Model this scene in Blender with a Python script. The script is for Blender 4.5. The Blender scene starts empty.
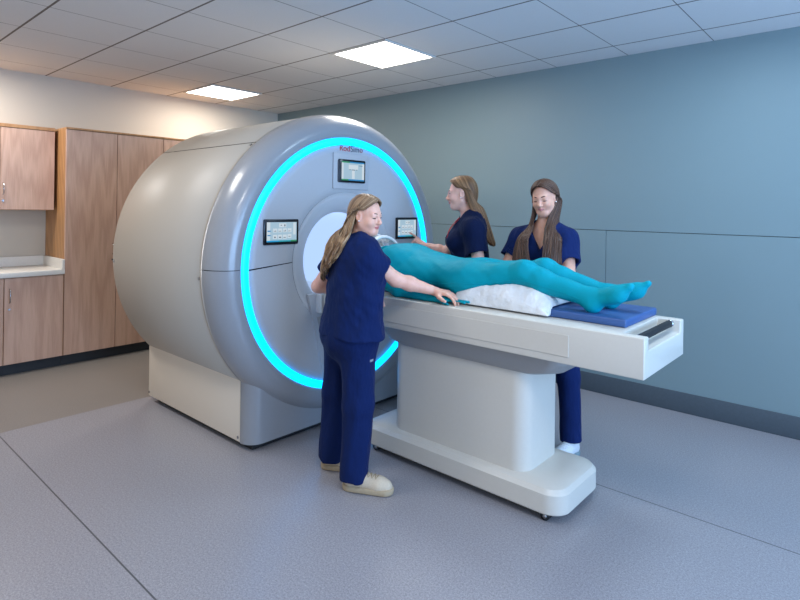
import bpy, bmesh, math, random
import numpy as np
from mathutils import Vector, Matrix
random.seed(7); rng = np.random.default_rng(11)
S = bpy.context.scene
COL = S.collection
PI = math.pi
H = 2.7458                      # ceiling height
SY, SZ = -1.848, 1.118          # scanner axis
TY = -1.825                     # table axis

# ------------------------------------------------------------------ materials
def lin(c):
    return tuple(((v/255)/12.92 if v/255 <= .04045 else ((v/255+.055)/1.055)**2.4) for v in c) + (1,)
class NT:
    def __init__(s, name):
        s.m = bpy.data.materials.new(name); s.m.use_nodes = True
        s.t = s.m.node_tree; s.n = s.t.nodes; s.b = s.n['Principled BSDF']
    def add(s, typ, **kw):
        n = s.n.new(typ)
        for k, v in kw.items():
            if k.startswith('i_'): n.inputs[k[2:].replace('_', ' ')].default_value = v
            else: setattr(n, k, v)
        return n
    def l(s, a, b): s.t.links.new(a, b)
    def set(s, **kw):
        for k, v in kw.items(): s.b.inputs[k.replace('_', ' ')].default_value = v
    def coord(s, scale=(1, 1, 1), out='Object'):
        c = s.add('ShaderNodeTexCoord'); m = s.add('ShaderNodeMapping'); m.inputs['Scale'].default_value = scale
        s.l(c.outputs[out], m.inputs['Vector']); return m.outputs['Vector']
    def noise(s, vec, scale, detail=3, rough=.5):
        n = s.add('ShaderNodeTexNoise'); n.inputs['Scale'].default_value = scale
        n.inputs['Detail'].default_value = detail; n.inputs['Roughness'].default_value = rough
        s.l(vec, n.inputs['Vector']); return n.outputs['Fac']
    def ramp(s, fac, stops):
        r = s.add('ShaderNodeValToRGB'); e = r.color_ramp.elements
        while len(e) < len(stops): e.new(.5)
        for k, (p, c) in enumerate(stops): e[k].position = p; e[k].color = c
        s.l(fac, r.inputs['Fac']); return r.outputs['Color']
    def bump(s, fac, strength, dist=.01):
        b = s.add('ShaderNodeBump'); b.inputs['Strength'].default_value = strength; b.inputs['Distance'].default_value = dist
        s.l(fac, b.inputs['Height']); s.l(b.outputs['Normal'], s.b.inputs['Normal'])
    def math(s, op, a, b=None, c=None):
        n = s.add('ShaderNodeMath', operation=op)
        for i, v in enumerate((a, b, c)):
            if v is None: continue
            if isinstance(v, (int, float)): n.inputs[i].default_value = v
            else: s.l(v, n.inputs[i])
        return n.outputs[0]
    def mix(s, fac, a, b):
        n = s.add('ShaderNodeMix', data_type='RGBA')
        for sock, v in ((n.inputs[0], fac), (n.inputs[6], a), (n.inputs[7], b)):
            if isinstance(v, (tuple, float)): sock.default_value = v
            else: s.l(v, sock)
        return n.outputs[2]

def plain(name, rgb, rough=.5, metal=0., bump=0., bscale=60, vary=.06, coat=0., sheen=0.):
    k = NT(name); c = lin(rgb)
    v = k.coord()
    f = k.noise(v, bscale, 4)
    a = tuple(max(0, x*(1-vary)) for x in c[:3])+(1,); b = tuple(min(1, x*(1+vary)) for x in c[:3])+(1,)
    k.l(k.ramp(f, [(.3, a), (.7, b)]), k.b.inputs['Base Color'])
    k.set(Roughness=rough, Metallic=metal)
    if coat: k.set(Coat_Weight=coat, Coat_Roughness=.15)
    if sheen: k.set(Sheen_Weight=sheen, Sheen_Roughness=.5)
    if bump: k.bump(f, bump, .004)
    return k.m
def emis(name, rgb, power):
    k = NT(name); k.set(Base_Color=(0, 0, 0, 1), Roughness=.4, Emission_Color=lin(rgb), Emission_Strength=power); return k.m
def fabric(name, rgb, fold=.35, scale=7, sheen=.25, rough=.8, weave=900):
    k = NT(name); c = lin(rgb); v = k.coord()
    f1 = k.noise(k.coord((1, 1, .45)), scale, 3, .55)
    f2 = k.noise(v, weave, 1)
    a = tuple(x*.88 for x in c[:3])+(1,); b = tuple(min(1, x*1.1) for x in c[:3])+(1,)
    k.l(k.ramp(f2, [(.35, a), (.65, b)]), k.b.inputs['Base Color'])
    h = k.math('ADD', f1, k.math('MULTIPLY', f2, .02))
    k.bump(h, fold, .05); k.set(Specular_IOR_Level=.12, Roughness=rough, Sheen_Weight=sheen, Sheen_Roughness=.4)
    return k.m
def wood(name, rgb1, rgb2):
    k = NT(name)
    big = k.noise(k.coord((1, 2.6, .25)), 2.4, 2)
    dist = k.add('ShaderNodeVectorMath', operation='ADD')
    w = k.add('ShaderNodeTexWave', wave_type='RINGS', rings_direction='Y')
    w.inputs['Scale'].default_value = 5.0; w.inputs['Distortion'].default_value = 9; w.inputs['Detail'].default_value = 3; w.inputs['Detail Scale'].default_value = .8
    k.l(k.coord((1, 3.2, .22)), w.inputs['Vector'])
    fine = k.noise(k.coord((40, 120, 2.2)), 3, 4, .6)
    f = k.math('ADD', k.math('MULTIPLY', w.outputs['Fac'], .2), k.math('ADD', k.math('MULTIPLY', fine, .62), k.math('MULTIPLY', big, .2)))
    k.l(k.ramp(f, [(.3, lin(rgb1)), (.75, lin(rgb2))]), k.b.inputs['Base Color'])
    k.bump(fine, .08, .003); k.set(Roughness=.42); return k.m
def hairmat(name, dark, mid, light):
    k = NT(name)
    v = k.coord((1, 1, 1), 'UV')
    s = k.noise(k.coord((170, 3.0, 1), 'UV'), 1.0, 4, .65)
    s2 = k.noise(k.coord((22, 1.6, 1), 'UV'), 1.0, 2)
    f = k.math('ADD', k.math('MULTIPLY', s, .6), k.math('MULTIPLY', s2, .4))
    k.l(k.ramp(f, [(.36, lin(dark)), (.5, lin(mid)), (.66, lin(light))]), k.b.inputs['Base Color'])
    k.bump(s, .5, .004); k.set(Roughness=.42, Specular_IOR_Level=.35); return k.m

M = {}
M['scan_side'] = plain('warm_white_shell', (178, 168, 154), .45, bump=.02, bscale=300, vary=.01)
M['scan_panel_lit'] = plain('warm_white_panel_lit', (230, 218, 200), .45, bump=.02, bscale=300, vary=.01)  # lighter than the shell: light on the foot put into its colour
M['scan_rim'] = plain('silver_grey_gloss', (146, 149, 154), .28, vary=.01, coat=.4)
M['scan_face'] = plain('pale_grey_face', (178, 180, 184), .45, vary=.01)
M['scan_white'] = plain('gloss_white', (220, 220, 218), .35, vary=.01)
M['dark_gap'] = plain('dark_gap', (28, 30, 34), .7)
M['ring_light'] = emis('cyan_light', (0, 158, 255), 4.2)
M['bore'] = emis('bore_glow', (176, 206, 255), 1.1)
M['bezel'] = plain('black_bezel', (14, 18, 24), .25)
M['bezel_side'] = plain('grey_screen_housing', (80, 84, 90), .5)
M['table'] = plain('table_white', (208, 203, 192), .38, vary=.01)
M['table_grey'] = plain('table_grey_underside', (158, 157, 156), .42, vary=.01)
M['rubber'] = plain('black_foam_grip', (22, 24, 28), .6, bump=.2, bscale=200)
M['chrome'] = plain('brushed_metal', (190, 192, 195), .25, 1.0)
M['mat'] = plain('blue_vinyl_mat', (56, 90, 144), .45, bump=.05, bscale=250, vary=.03)
M['teal'] = fabric('teal_stretch_fabric', (0, 152, 170), .3, 6, .0, .6)
M['navy'] = fabric('navy_scrub_fabric', (16, 34, 80), .55, 9, .04, .85)
M['navy_dark'] = fabric('dark_navy_scrub_fabric', (12, 24, 56), .5, 9, .04, .85)
M['navy_royal'] = fabric('royal_navy_scrub_fabric', (18, 36, 84), .5, 9, .04, .85)
M['beige_shoe'] = plain('beige_shoe', (206, 190, 166), .7, bump=.1, bscale=150)
M['sole'] = plain('tan_sole', (176, 158, 130), .8)
M['white_shoe'] = plain('white_shoe', (215, 218, 222), .7, bump=.1, bscale=150)
M['grey_sole'] = plain('grey_sole', (120, 140, 145), .8)
M['skin'] = None
def skin(name, rgb):
    k = NT(name); c = lin(rgb); f = k.noise(k.coord(), 28, 3)
    k.l(k.ramp(f, [(.3, (c[0]*.93, c[1]*.86, c[2]*.84, 1)), (.7, (min(1, c[0]*1.04), c[1]*1.03, c[2]*1.03, 1))]), k.b.inputs['Base Color'])
    k.set(Roughness=.5, Subsurface_Weight=.12, Subsurface_Scale=.02); k.b.inputs['Subsurface Radius'].default_value = (1, .35, .2)
    return k.m
M['skin1'] = skin('fair_skin', (232, 182, 160)); M['skin2'] = skin('light_skin', (226, 178, 160)); M['skin3'] = skin('warm_skin', (222, 170, 146))
M['lip1'] = plain('rose_lips', (200, 116, 110), .4); M['lip3'] = plain('muted_rose_lips', (196, 126, 120), .4)
M['lash'] = plain('dark_lashes', (34, 24, 22), .6); M['brow'] = plain('brown_brows', (92, 64, 48), .8); M['brow3'] = plain('dark_brows', (58, 40, 32), .8)
M['eye'] = plain('eye_white', (226, 224, 222), .2); M['iris'] = plain('iris_brown', (52, 40, 34), .15)
M['hair1'] = hairmat('dark_blonde_hair', (78, 58, 44), (146, 116, 88), (208, 178, 140))
M['hair2'] = hairmat('honey_brown_hair', (62, 44, 30), (118, 86, 58), (172, 132, 92))
M['hair3'] = hairmat('chestnut_hair', (36, 25, 22), (82, 58, 46), (134, 98, 76))
M['earring'] = plain('pearl_stud', (240, 240, 245), .15)
M['wood'] = wood('light_oak_laminate', (190, 150, 128), (220, 183, 160))
M['wood_side'] = wood('honey_oak_edge', (162, 116, 72), (196, 148, 100))
M['counter'] = plain('white_worktop', (232, 228, 220), .35, vary=.02)
M['wallb'] = plain('beige_wall', (203, 195, 182), .85, bump=.04, bscale=180, vary=.015)
M['wallblue'] = plain('blue_grey_wall_panel', (124, 144, 148), .5, bump=.02, bscale=200, vary=.012)
M['skirting'] = plain('slate_skirting', (72, 82, 90), .55)
M['toe'] = plain('charcoal_toe_kick', (38, 42, 48), .6)
M['panel_light'] = emis('ceiling_panel_glow', (255, 250, 244), 9)
M['frame_white'] = plain('white_metal_frame', (210, 208, 204), .5)
M['red'] = plain('red_lanyard', (196, 32, 40), .6)
M['badge'] = plain('badge_white', (220, 224, 230), .4)
M['logo_red'] = plain('logo_red', (176, 52, 60), .5); M['logo_grey'] = plain('logo_grey', (82, 92, 106), .5); M['logo_mix'] = plain('logo_rose_grey', (140, 84, 92), .5)
M['tag'] = plain('grey_tag', (150, 155, 165), .6)
M['coil'] = plain('white_plastic_coil', (222, 224, 222), .4); M['coil_g'] = plain('olive_insert', (120, 130, 92), .6)
M['pillow'] = None
k = NT('crinkled_white_cover'); f1 = k.noise(k.coord((1, 1, 1)), 13, 4, .55)
k.l(k.ramp(f1, [(.3, lin((212, 216, 218))), (.7, lin((236, 238, 238)))]), k.b.inputs['Base Color']); k.bump(f1, .8, .02); k.set(Roughness=.42); M['pillow'] = k.m

# floor vinyl with fine flecks and welded sheet seams
def floor_mat(name, a, b, c, seams=True):
    k = NT(name)
    co = k.add('ShaderNodeTexCoord'); v = co.outputs['Object']
    f = k.noise(v, 230, 3, .75); f2 = k.noise(v, 110, 3, .6)
    g = k.math('ADD', k.math('MULTIPLY', f, .6), k.math('MULTIPLY', f2, .4))
    colr = k.ramp(g, [(.36, lin(a)), (.5, lin(b)), (.64, lin(c))])
    if seams:
        sx = k.add('ShaderNodeSeparateXYZ'); k.l(v, sx.inputs[0])
        md = k.math('PINGPONG', k.math('ADD', sx.outputs['Y'], 3.54), 1.015)
        line = k.math('LESS_THAN', md, .0035)
        colr = k.mix(line, colr, lin((84, 84, 88)))
    k.l(colr, k.b.inputs['Base Color']); k.bump(f, .06, .002)
    k.set(Roughness=.30, Specular_IOR_Level=.5); return k.m
M['floor'] = floor_mat('speckled_grey_vinyl', (122, 120, 124), (149, 147, 152), (178, 176, 181))
M['floor2'] = floor_mat('darker_grey_vinyl', (124, 119, 114), (137, 131, 125), (151, 145, 138), False)

def ceil_mat():
    k = NT('ceiling_tiles'); co = k.add('ShaderNodeTexCoord'); v = co.outputs['Object']
    sx = k.add('ShaderNodeSeparateXYZ'); k.l(v, sx.inputs[0])
    X = k.math('PINGPONG', k.math('ADD', sx.outputs['X'], .61*40-2.8131), .305)
    Y = k.math('PINGPONG', k.math('ADD', sx.outputs['Y'], .61*40+2.7552), .305)
    lx = k.math('LESS_THAN', X, .0035); ly = k.math('LESS_THAN', Y, .0075)
    f = k.noise(v, 220, 3, .7)
    base = k.ramp(f, [(.3, lin((214, 212, 210))), (.7, lin((226, 224, 222)))])
    c = k.mix(lx, base, lin((128, 124, 120))); c = k.mix(ly, c, lin((112, 104, 96)))
    k.l(c, k.b.inputs['Base Color']); k.bump(f, .12, .002); k.set(Roughness=.9); return k.m
M['ceiling'] = ceil_mat()

# ------------------------------------------------------------------ mesh helpers
def link(name, me, mat=None, parent=None, smooth=False):
    o = bpy.data.objects.new(name, me); COL.objects.link(o)
    for m in (mat if isinstance(mat, list) else [mat]):
        if m: me.materials.append(m)
    if parent: o.parent = parent
    if smooth: me.polygons.foreach_set('use_smooth', [True]*len(me.polygons))
    return o
def from_py(name, v, f, mat, parent=None, smooth=False):
    me = bpy.data.meshes.new(name); me.from_pydata([tuple(map(float, p)) for p in v], [], [tuple(map(int, q)) for q in f]); me.update()
    return link(name, me, mat, parent, smooth)
def from_bm(name, bm, mat, parent=None, smooth=False, auto=None):
    bmesh.ops.recalc_face_normals(bm, faces=bm.faces)
    me = bpy.data.meshes.new(name); bm.to_mesh(me); bm.free()
    o = link(name, me, mat, parent, smooth or auto is not None)
    if auto is not None:
        try: me.set_sharp_from_angle(angle=math.radians(auto))
        except Exception: pass
    return o
def bbox(bm, x0, x1, y0, y1, z0, z1, bev=0., seg=2):
    r = bmesh.ops.create_cube(bm, size=1)
    vs = r['verts']
    for v in vs:
        v.co = Vector(((x0+x1)/2+v.co.x*(x1-x0), (y0+y1)/2+v.co.y*(y1-y0), (z0+z1)/2+v.co.z*(z1-z0)))
    if bev:
        es = list({e for v in vs for e in v.link_edges})
        bmesh.ops.bevel(bm, geom=es, offset=bev, segments=seg, affect='EDGES', profile=.5)
def box(name, x0, x1, y0, y1, z0, z1, mat, parent=None, bev=.004, seg=2):
    bm = bmesh.new(); bbox(bm, x0, x1, y0, y1, z0, z1, bev, seg); return from_bm(name, bm, mat, parent, auto=35)
def empty(name, loc, label, cat, group=None, rz=0):
    o = bpy.data.objects.new(name, None); COL.objects.link(o); o.location = loc; o.rotation_euler = (0, 0, rz)
    o.empty_display_size = .1
    return tag(o, label, cat, group)
def tag(o, label, cat, group=None):
    o['label'] = label; o['category'] = cat
    if group: o['group'] = group
    return o
def struct(o): o['kind'] = 'structure'; return o
def world_child(o, root):                       # mesh given in world coordinates under a moved root
    o.matrix_parent_inverse = Matrix.LocRotScale(root.location, root.rotation_euler, None).inverted(); return o
def revolve(prof, a0, a1, n, cy, cz, cap=False):
    v = []; f = []; m = len(prof); full = abs(a1-a0-2*PI) < 1e-6
    cols = n if full else n+1
    for i in range(cols):
        a = a0+(a1-a0)*i/n
        for x, r in prof: v.append((x, cy+r*math.cos(a), cz+r*math.sin(a)))
    for i in range(n):
        j = (i+1) % cols
        for q in range(m-1): f.append((i*m+q, j*m+q, j*m+q+1, i*m+q+1))
    return v, f
def tube_mesh(pts, rads, n=10, cap=True, flat=None):
    pts = [Vector(p) for p in pts]; v = []; f = []
    up = Vector((0, 0, 1)); prev = None
    for i, p in enumerate(pts):
        t = (pts[min(i+1, len(pts)-1)]-pts[max(i-1, 0)]).normalized()
        if prev is None:
            a = t.cross(up if abs(t.z) < .95 else Vector((1, 0, 0))).normalized()
        else: a = (prev-t*prev.dot(t)).normalized()
        prev = a; b = t.cross(a)
        r = rads[i] if hasattr(rads, '__len__') else rads
        for k in range(n):
            w = 2*PI*k/n; v.append(p+a*math.cos(w)*r+b*math.sin(w)*r*(flat or 1))
    for i in range(len(pts)-1):
        for k in range(n): f.append((i*n+k, i*n+(k+1) % n, (i+1)*n+(k+1) % n, (i+1)*n+k))
    if cap: f.append(tuple(range(n-1, -1, -1))); f.append(tuple(range((len(pts)-1)*n, len(pts)*n)))
    return [tuple(q) for q in v], f
def tube(name, pts, rads, mat, parent=None, n=10, flat=None):
    v, f = tube_mesh(pts, rads, n, True, flat); return from_py(name, v, f, mat, parent, True)
def rounded_rect(x0, x1, y0, y1, r, n=8):
    p = []
    for cx, cy, a in ((x1-r, y1-r, 0), (x0+r, y1-r, 90), (x0+r, y0+r, 180), (x1-r, y0+r, 270)):
        for i in range(n+1):
            t = math.radians(a+90*i/n); p.append((cx+r*math.cos(t), cy+r*math.sin(t)))
    return p
def loft(name, rings, mat, parent=None, auto=40):
    n = len(rings[0]); v = [p for r in rings for p in r]; f = []
    for i in range(len(rings)-1):
        for k in range(n): f.append((i*n+k, i*n+(k+1) % n, (i+1)*n+(k+1) % n, (i+1)*n+k))
    f.append(tuple(range(n-1, -1, -1))); f.append(tuple(range((len(rings)-1)*n, len(rings)*n)))
    me = bpy.data.meshes.new(name); me.from_pydata(v, [], f); me.update()
    bm = bmesh.new(); bm.from_mesh(me); bpy.data.meshes.remove(me)
    return from_bm(name, bm, mat, parent, auto=auto)
def ringz(rect, z): return [(x, y, z) for x, y in rect]

# ------------------------------------------------------------------ smooth solid modeller (blended tapered limbs -> one surface)
def smin(a, b, k):
    h = np.maximum(k-np.abs(a-b), 0)/k
    return np.minimum(a, b)-h*h*k*.25
class Field:
    def __init__(s): s.ops = []; s.R = np.eye(3); s.o = np.zeros(3)
    def frame(s, R=None, o=None): s.R = np.eye(3) if R is None else np.array(R, float); s.o = np.zeros(3) if o is None else np.array(o, float)
    def P(s, p): return s.R @ np.array(p, float)+s.o
    def D(s, d): return s.R @ np.array(d, float)
    def _add(s, f, lo, hi, k, mode): s.ops.append((f, np.array(lo), np.array(hi), k, mode))
    def cone(s, a, b, ra, rb, k=.02, flat=None, mode='u', capa=False, capb=False, hollow=0.):
        a = s.P(a); b = s.P(b); ba = b-a; L2 = float(ba@ba)+1e-9; L = math.sqrt(L2)
        w = None
        if flat is not None: w = s.D(flat[0]); w = w/np.linalg.norm(w); fs = flat[1]
        def f(p):
            q = p-a; t = np.clip((q@ba)/L2, 0, 1); d = q-t[..., None]*ba
            r = ra+(rb-ra)*t
            if w is not None:
                c = d@w; d = d+(c*(1/fs-1))[..., None]*w
                dd = (np.linalg.norm(d, axis=-1)-r)
                dd = dd*(fs if fs < 1 else 1)
            else: dd = np.linalg.norm(d, axis=-1)-r
            if hollow:
                tt = (q@ba)/L
                dd = np.maximum(dd, -np.maximum(dd+hollow, (L-.05)-tt))
            if capb: dd = np.maximum(dd, (q@ba)/L-L)
            if capa: dd = np.maximum(dd, -(q@ba)/L)
            return dd
        m = max(ra, rb)*(max(1, flat[1]) if flat else 1)
        s._add(f, np.minimum(a, b)-m, np.maximum(a, b)+m, k, mode)
    def ell(s, c, r, k=.02, rot=None, mode='u'):
        c = s.P(c); r = np.array(r, float); Rm = s.R if rot is None else s.R @ np.array(rot)
        def f(p):
            q = (p-c)@Rm; e = np.linalg.norm(q/r, axis=-1); g = np.linalg.norm(q/(r*r), axis=-1)+1e-9
            return e*(e-1)/g
        m = np.abs(Rm)@r
        s._add(f, c-m, c+m, k, mode)
    def box(s, c, h, r=.01, k=.02, rot=None, mode='u'):
        c = s.P(c); h = np.array(h, float)-r; Rm = s.R if rot is None else s.R @ np.array(rot)
        def f(p):
            q = np.abs((p-c)@Rm)-h
            return np.linalg.norm(np.maximum(q, 0), axis=-1)+np.minimum(q.max(-1), 0)-r
        m = np.abs(Rm)@(h+r)
        s._add(f, c-m, c+m, k, mode)
    def custom(s, f, lo, hi, k=.01, mode='s'): s._add(f, lo, hi, k, mode)
    def mesh(s, h=.005, fine=None, post=None):
        us = [o for o in s.ops if o[4] == 'u']
        lo = np.min([o[1] for o in us], 0)-.03; hi = np.max([o[2] for o in us], 0)+.03
        ax = []
        for i in range(3):
            if fine and i in fine:
                z = [lo[i]]
                while z[-1] < hi[i]: z.append(z[-1]+(fine[i][2] if fine[i][0] <= z[-1] <= fine[i][1] else fine[i][3]))
                ax.append(np.array(z))
            else: ax.append(np.arange(lo[i], hi[i]+h, h))
        G = np.full([len(a) for a in ax], .25, np.float32)
        for f, l, u, k, mode in s.ops:
            mg = k+.022
            sl = []
            for i in range(3):
                i0 = max(0, np.searchsorted(ax[i], l[i]-mg)-1); i1 = min(len(ax[i]), np.searchsorted(ax[i], u[i]+mg)+1); sl.append(slice(i0, i1))
            if any(q.stop <= q.start for q in sl): continue
            p = np.stack(np.meshgrid(*[ax[i][sl[i]] for i in range(3)], indexing='ij'), -1)
            d = f(p).astype(np.float32); sl = tuple(sl)
            if mode == 'u': G[sl] = smin(G[sl], d, k)
            elif mode == 's': G[sl] = -smin(-G[sl], d, k)
            elif mode == 'a': G[sl] = G[sl]+d
        if post:
            act = np.argwhere(np.abs(G) < .03)
            p = np.stack([ax[i][act[:, i]] for i in range(3)], -1)
            G[tuple(act.T)] += post(p).astype(np.float32)
        return nets(G, ax)
def nets(G, ax):
    I = G < 0
    c = np.zeros([n-1 for n in G.shape], np.int8)
    for dx in (0, 1):
        for dy in (0, 1):
            for dz in (0, 1):
                c += I[dx:I.shape[0]-1+dx, dy:I.shape[1]-1+dy, dz:I.shape[2]-1+dz]
    act = (c > 0) & (c < 8); idx = np.argwhere(act); N = len(idx)
    ids = np.full(act.shape, -1, np.int32); ids[act] = np.arange(N)
    acc = np.zeros((N, 3)); cnt = np.zeros(N)
    offs = [(a, b, d) for a in (0, 1) for b in (0, 1) for d in (0, 1)]
    for a in offs:
        for axis in range(3):
            if a[axis]: continue
            b = list(a); b[axis] = 1
            pa = idx+np.array(a); pb = idx+np.array(b)
            ga = G[tuple(pa.T)]; gb = G[tuple(pb.T)]; m = (ga < 0) != (gb < 0)
            if not m.any(): continue
            t = ga[m]/(ga[m]-gb[m])
            A = np.stack([ax[i][pa[m, i]] for i in range(3)], -1); B = np.stack([ax[i][pb[m, i]] for i in range(3)], -1)
            acc[m] += A+(B-A)*t[:, None]; cnt[m] += 1
    V = acc/cnt[:, None]; F = []
    for axis in range(3):
        u, w = [(1, 2), (2, 0), (0, 1)][axis]
        sa = [slice(None)]*3; sb = [slice(None)]*3; sa[axis] = slice(0, -1); sb[axis] = slice(1, None)
        A = I[tuple(sa)]; B = I[tuple(sb)]; e = np.argwhere(A != B)
        ok = (e[:, u] > 0) & (e[:, w] > 0) & (e[:, u] < G.shape[u]-1) & (e[:, w] < G.shape[w]-1); e = e[ok]
        def cell(du, dw):
            q = e.copy(); q[:, u] -= du; q[:, w] -= dw; return ids[tuple(q.T)]
        q = np.stack([cell(1, 1), cell(0, 1), cell(0, 0), cell(1, 0)], -1)
        fl = ~A[tuple(e.T)]; q[fl] = q[fl][:, ::-1]; F.append(q)
    return V, np.concatenate(F)
def big_mesh(name, V, F, mat, parent=None, smooth_it=1):
    if smooth_it:                                   # light relaxation of the extracted surface
        e = np.concatenate([F[:, [0, 1]], F[:, [1, 2]], F[:, [2, 3]], F[:, [3, 0]]])
        for _ in range(smooth_it):
            acc = np.zeros_like(V); n = np.zeros(len(V))
            np.add.at(acc, e[:, 0], V[e[:, 1]]); np.add.at(n, e[:, 0], 1)
            V = V*.5+.5*acc/np.maximum(n, 1)[:, None]
    me = bpy.data.meshes.new(name)
    me.vertices.add(len(V)); me.vertices.foreach_set('co', V.astype(np.float32).ravel())
    me.loops.add(F.size); me.loops.foreach_set('vertex_index', F.astype(np.int32).ravel())
    me.polygons.add(len(F)); me.polygons.foreach_set('loop_start', np.arange(0, F.size, 4, dtype=np.int32))
    me.polygons.foreach_set('use_smooth', np.ones(len(F), bool))
    me.update(calc_edges=True); me.validate()
    return link(name, me, mat, parent)
def wob(seed, fr, amp, aniso=(1, 1, 1)):
    r = np.random.default_rng(seed); K = r.normal(size=(6, 3))*np.array(aniso)*fr; ph = r.uniform(0, 6.28, 6)
    def f(p):
        s = 0
        for k_, q in zip(K, ph): s = s+np.sin(p@k_+q)
        return s*amp/3
    return f
# ------------------------------------------------------------------ room
def slab(name, x0, x1, y0, y1, z0, z1, mat): return struct(box(name, x0, x1, y0, y1, z0, z1, mat, None, 0))
XS = 1.911
slab('floor', XS, 9.2, -6.6, 0, -.1, 0, M['floor'])
o = slab('floor_cabinet_strip', 0, XS, -6.6, 0, -.1, 0, M['floor2'])
o = slab('ceiling', -.1, 9.2, -6.6, .1, H, H+.1, M['ceiling'])
slab('wall_left', -.12, 0, -6.6, .12, 0, H, M['wallb'])
# blue wall: smooth panels with narrow joints over a dark backing
bm = bmesh.new()
ZS, XV = 1.338, 4.487
for x0, x1, z0, z1 in ((0, 9.2, ZS+.002, H), (0, 2.05, 0, ZS-.002), (2.055, XV-.002, 0, ZS-.002), (XV+.002, 9.2, 0, ZS-.002)):
    bbox(bm, x0, x1, 0, .03, z0, z1, .0015, 1)
struct(from_bm('wall_back', bm, M['wallblue'], auto=35))
slab('wall_back_core', -.1, 9.2, .028, .13, 0, H, M['dark_gap'])
struct(box('baseboard_back', 0, 9.2, -.012, 0, 0, .15, M['skirting'], None, .003))

# recessed square ceiling lights (two in view, the rest carry on the same grid)
LX0, LY0, T = 2.8131, -1.5352, .61
def ceiling_light(x, y, label):
    t = empty('ceiling_light', (x, y, H), label, 'ceiling light', 'recessed square ceiling lights')
    bm = bmesh.new(); h = T/2
    for a in ((-h, h, -h, -h+.022), (-h, h, h-.022, h), (-h, -h+.022, -h+.022, h-.022), (h-.022, h, -h+.022, h-.022)):
        bbox(bm, a[0], a[1], a[2], a[3], -.012, .0, .001, 1)
    from_bm('frame', bm, M['frame_white'], t)
    bm = bmesh.new(); bbox(bm, -h+.022, h-.022, -h+.022, h-.022, -.006, 0); from_bm('diffuser', bm, M['panel_light'], t)
    return t
ceiling_light(LX0+T/2, LY0+T/2, 'square lit ceiling light above the scanner face, larger of the two in view')
ceiling_light(LX0-4*T+T/2, LY0+T/2, 'square lit ceiling light over the back wall, smaller of the two in view')

# ------------------------------------------------------------------ oak storage wall
def door_bm(x0, x1, y0, y1, z0, z1):
    bm = bmesh.new(); bbox(bm, x0, x1, y0, y1, z0, z1, .002, 1); return bm
def pull(parent, x, y, z, h=.12):
    tube('handle', [(x, y, z-h/2), (x+.028, y, z-h/2+.008), (x+.03, y, z), (x+.028, y, z+h/2-.008), (x, y, z+h/2)], .0045, M['chrome'], parent, 8)
    v, f = tube_mesh([(x-.002, y, z-h/2-.055), (x+.006, y, z-h/2-.055)], .009, 12)
    from_py('lock', v, f, M['chrome'], parent, False)
def cabinet(name, label, y0, y1, z0, z1, depth, doors, group, toe=0, side=True, trim=0):
    t = empty(name, (0, (y0+y1)/2, 0), label, 'cabinet', group)
    b = box('body', .004, depth-.022, y0, y1, z0+toe, z1, M['wood_side'], None, .001, 1)
    b.parent = t; world_child(b, t)
    if toe:
        q = box('toe_kick', .004, depth-.05, y0, y1, z0, z0+toe, M['toe'], t, 0); world_child(q, t)
    for (d0, d1, hy) in doors:
        d = from_bm('door', door_bm(depth-.02, depth, d0+.002, d1-.002, z0+toe+.004, z1-.004-trim), M['wood'], t, auto=35); world_child(d, t)
        if hy:
            pull(d, depth, hy[0], hy[1], hy[2] if len(hy) > 2 else .12)
    if trim:
        q = box('cornice', depth-.02, depth+.004, y0, y1, z1-trim, z1, M['wood_side'], t, .001, 1); world_child(q, t)
    return t
cabinet('tall_cabinet', 'tall oak double-door cabinet, floor to head height, left of the scanner', -2.738, -1.832, 0, 2.2, .55, [(-2.738+.0, -2.286, None), (-2.284, -1.832, (-2.32, 1.06, .1))], 'oak storage cabinets', .095, trim=.018)
cabinet('tall_cabinet', 'tall oak cabinet mostly hidden behind the grey scanner drum', -1.83, -.93, 0, 2.2, .55, [(-1.83, -1.38, None), (-1.38, -.93, None)], 'oak storage cabinets', .095, trim=.018)
cabinet('base_cabinet', 'low oak cabinet door beneath the white worktop, next to the tall cabinet', -3.198, -2.742, 0, .848, .55, [(-3.198, -2.742, (-3.16, .69))], 'oak storage cabinets', .095)
cabinet('base_cabinet', 'low oak cabinet under the worktop at the very left edge of the view', -4.12, -3.2, 0, .848, .55, [(-3.66, -3.2, (-3.24, .69)), (-4.12, -3.66, None)], 'oak storage cabinets', .095)
cabinet('wall_cabinet', 'oak cabinet hung on the wall above the white worktop', -4.12, -2.765, 1.43, 2.2, .34, [(-3.19, -2.765, (-3.168, 1.62, .1)), (-3.65, -3.19, None), (-4.12, -3.65, None)], 'oak storage cabinets', 0, trim=.03)
t = box('worktop', .002, .575, -4.12, -2.741, .85, .893, M['counter'], None, .003)
tag(t, 'white worktop with upstand on the low oak cabinets', 'worktop')
bm = bmesh.new(); bbox(bm, .002, .022, -4.12, -2.742, .893, .985, .002, 1); from_bm('upstand', bm, M['counter'], t)
bm = bmesh.new(); bbox(bm, .022, .575, -2.762, -2.742, .893, .985, .002, 1); from_bm('side_upstand', bm, M['counter'], t)

# ------------------------------------------------------------------ scanner
SC = empty('scanner', (2.6, SY, 0), 'large round white and grey medical imaging scanner with a glowing cyan ring', 'scanner')
def sc(o): o.parent = SC; return world_child(o, SC)
def sub(o, p): o.parent = p; o.matrix_parent_inverse = Matrix.Identity(4); return o
XR, XB, RB = 3.245, 1.96, 1.026
GY = -2.590                                       # side of the foot
def ang(deg): return math.radians(deg)
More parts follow.
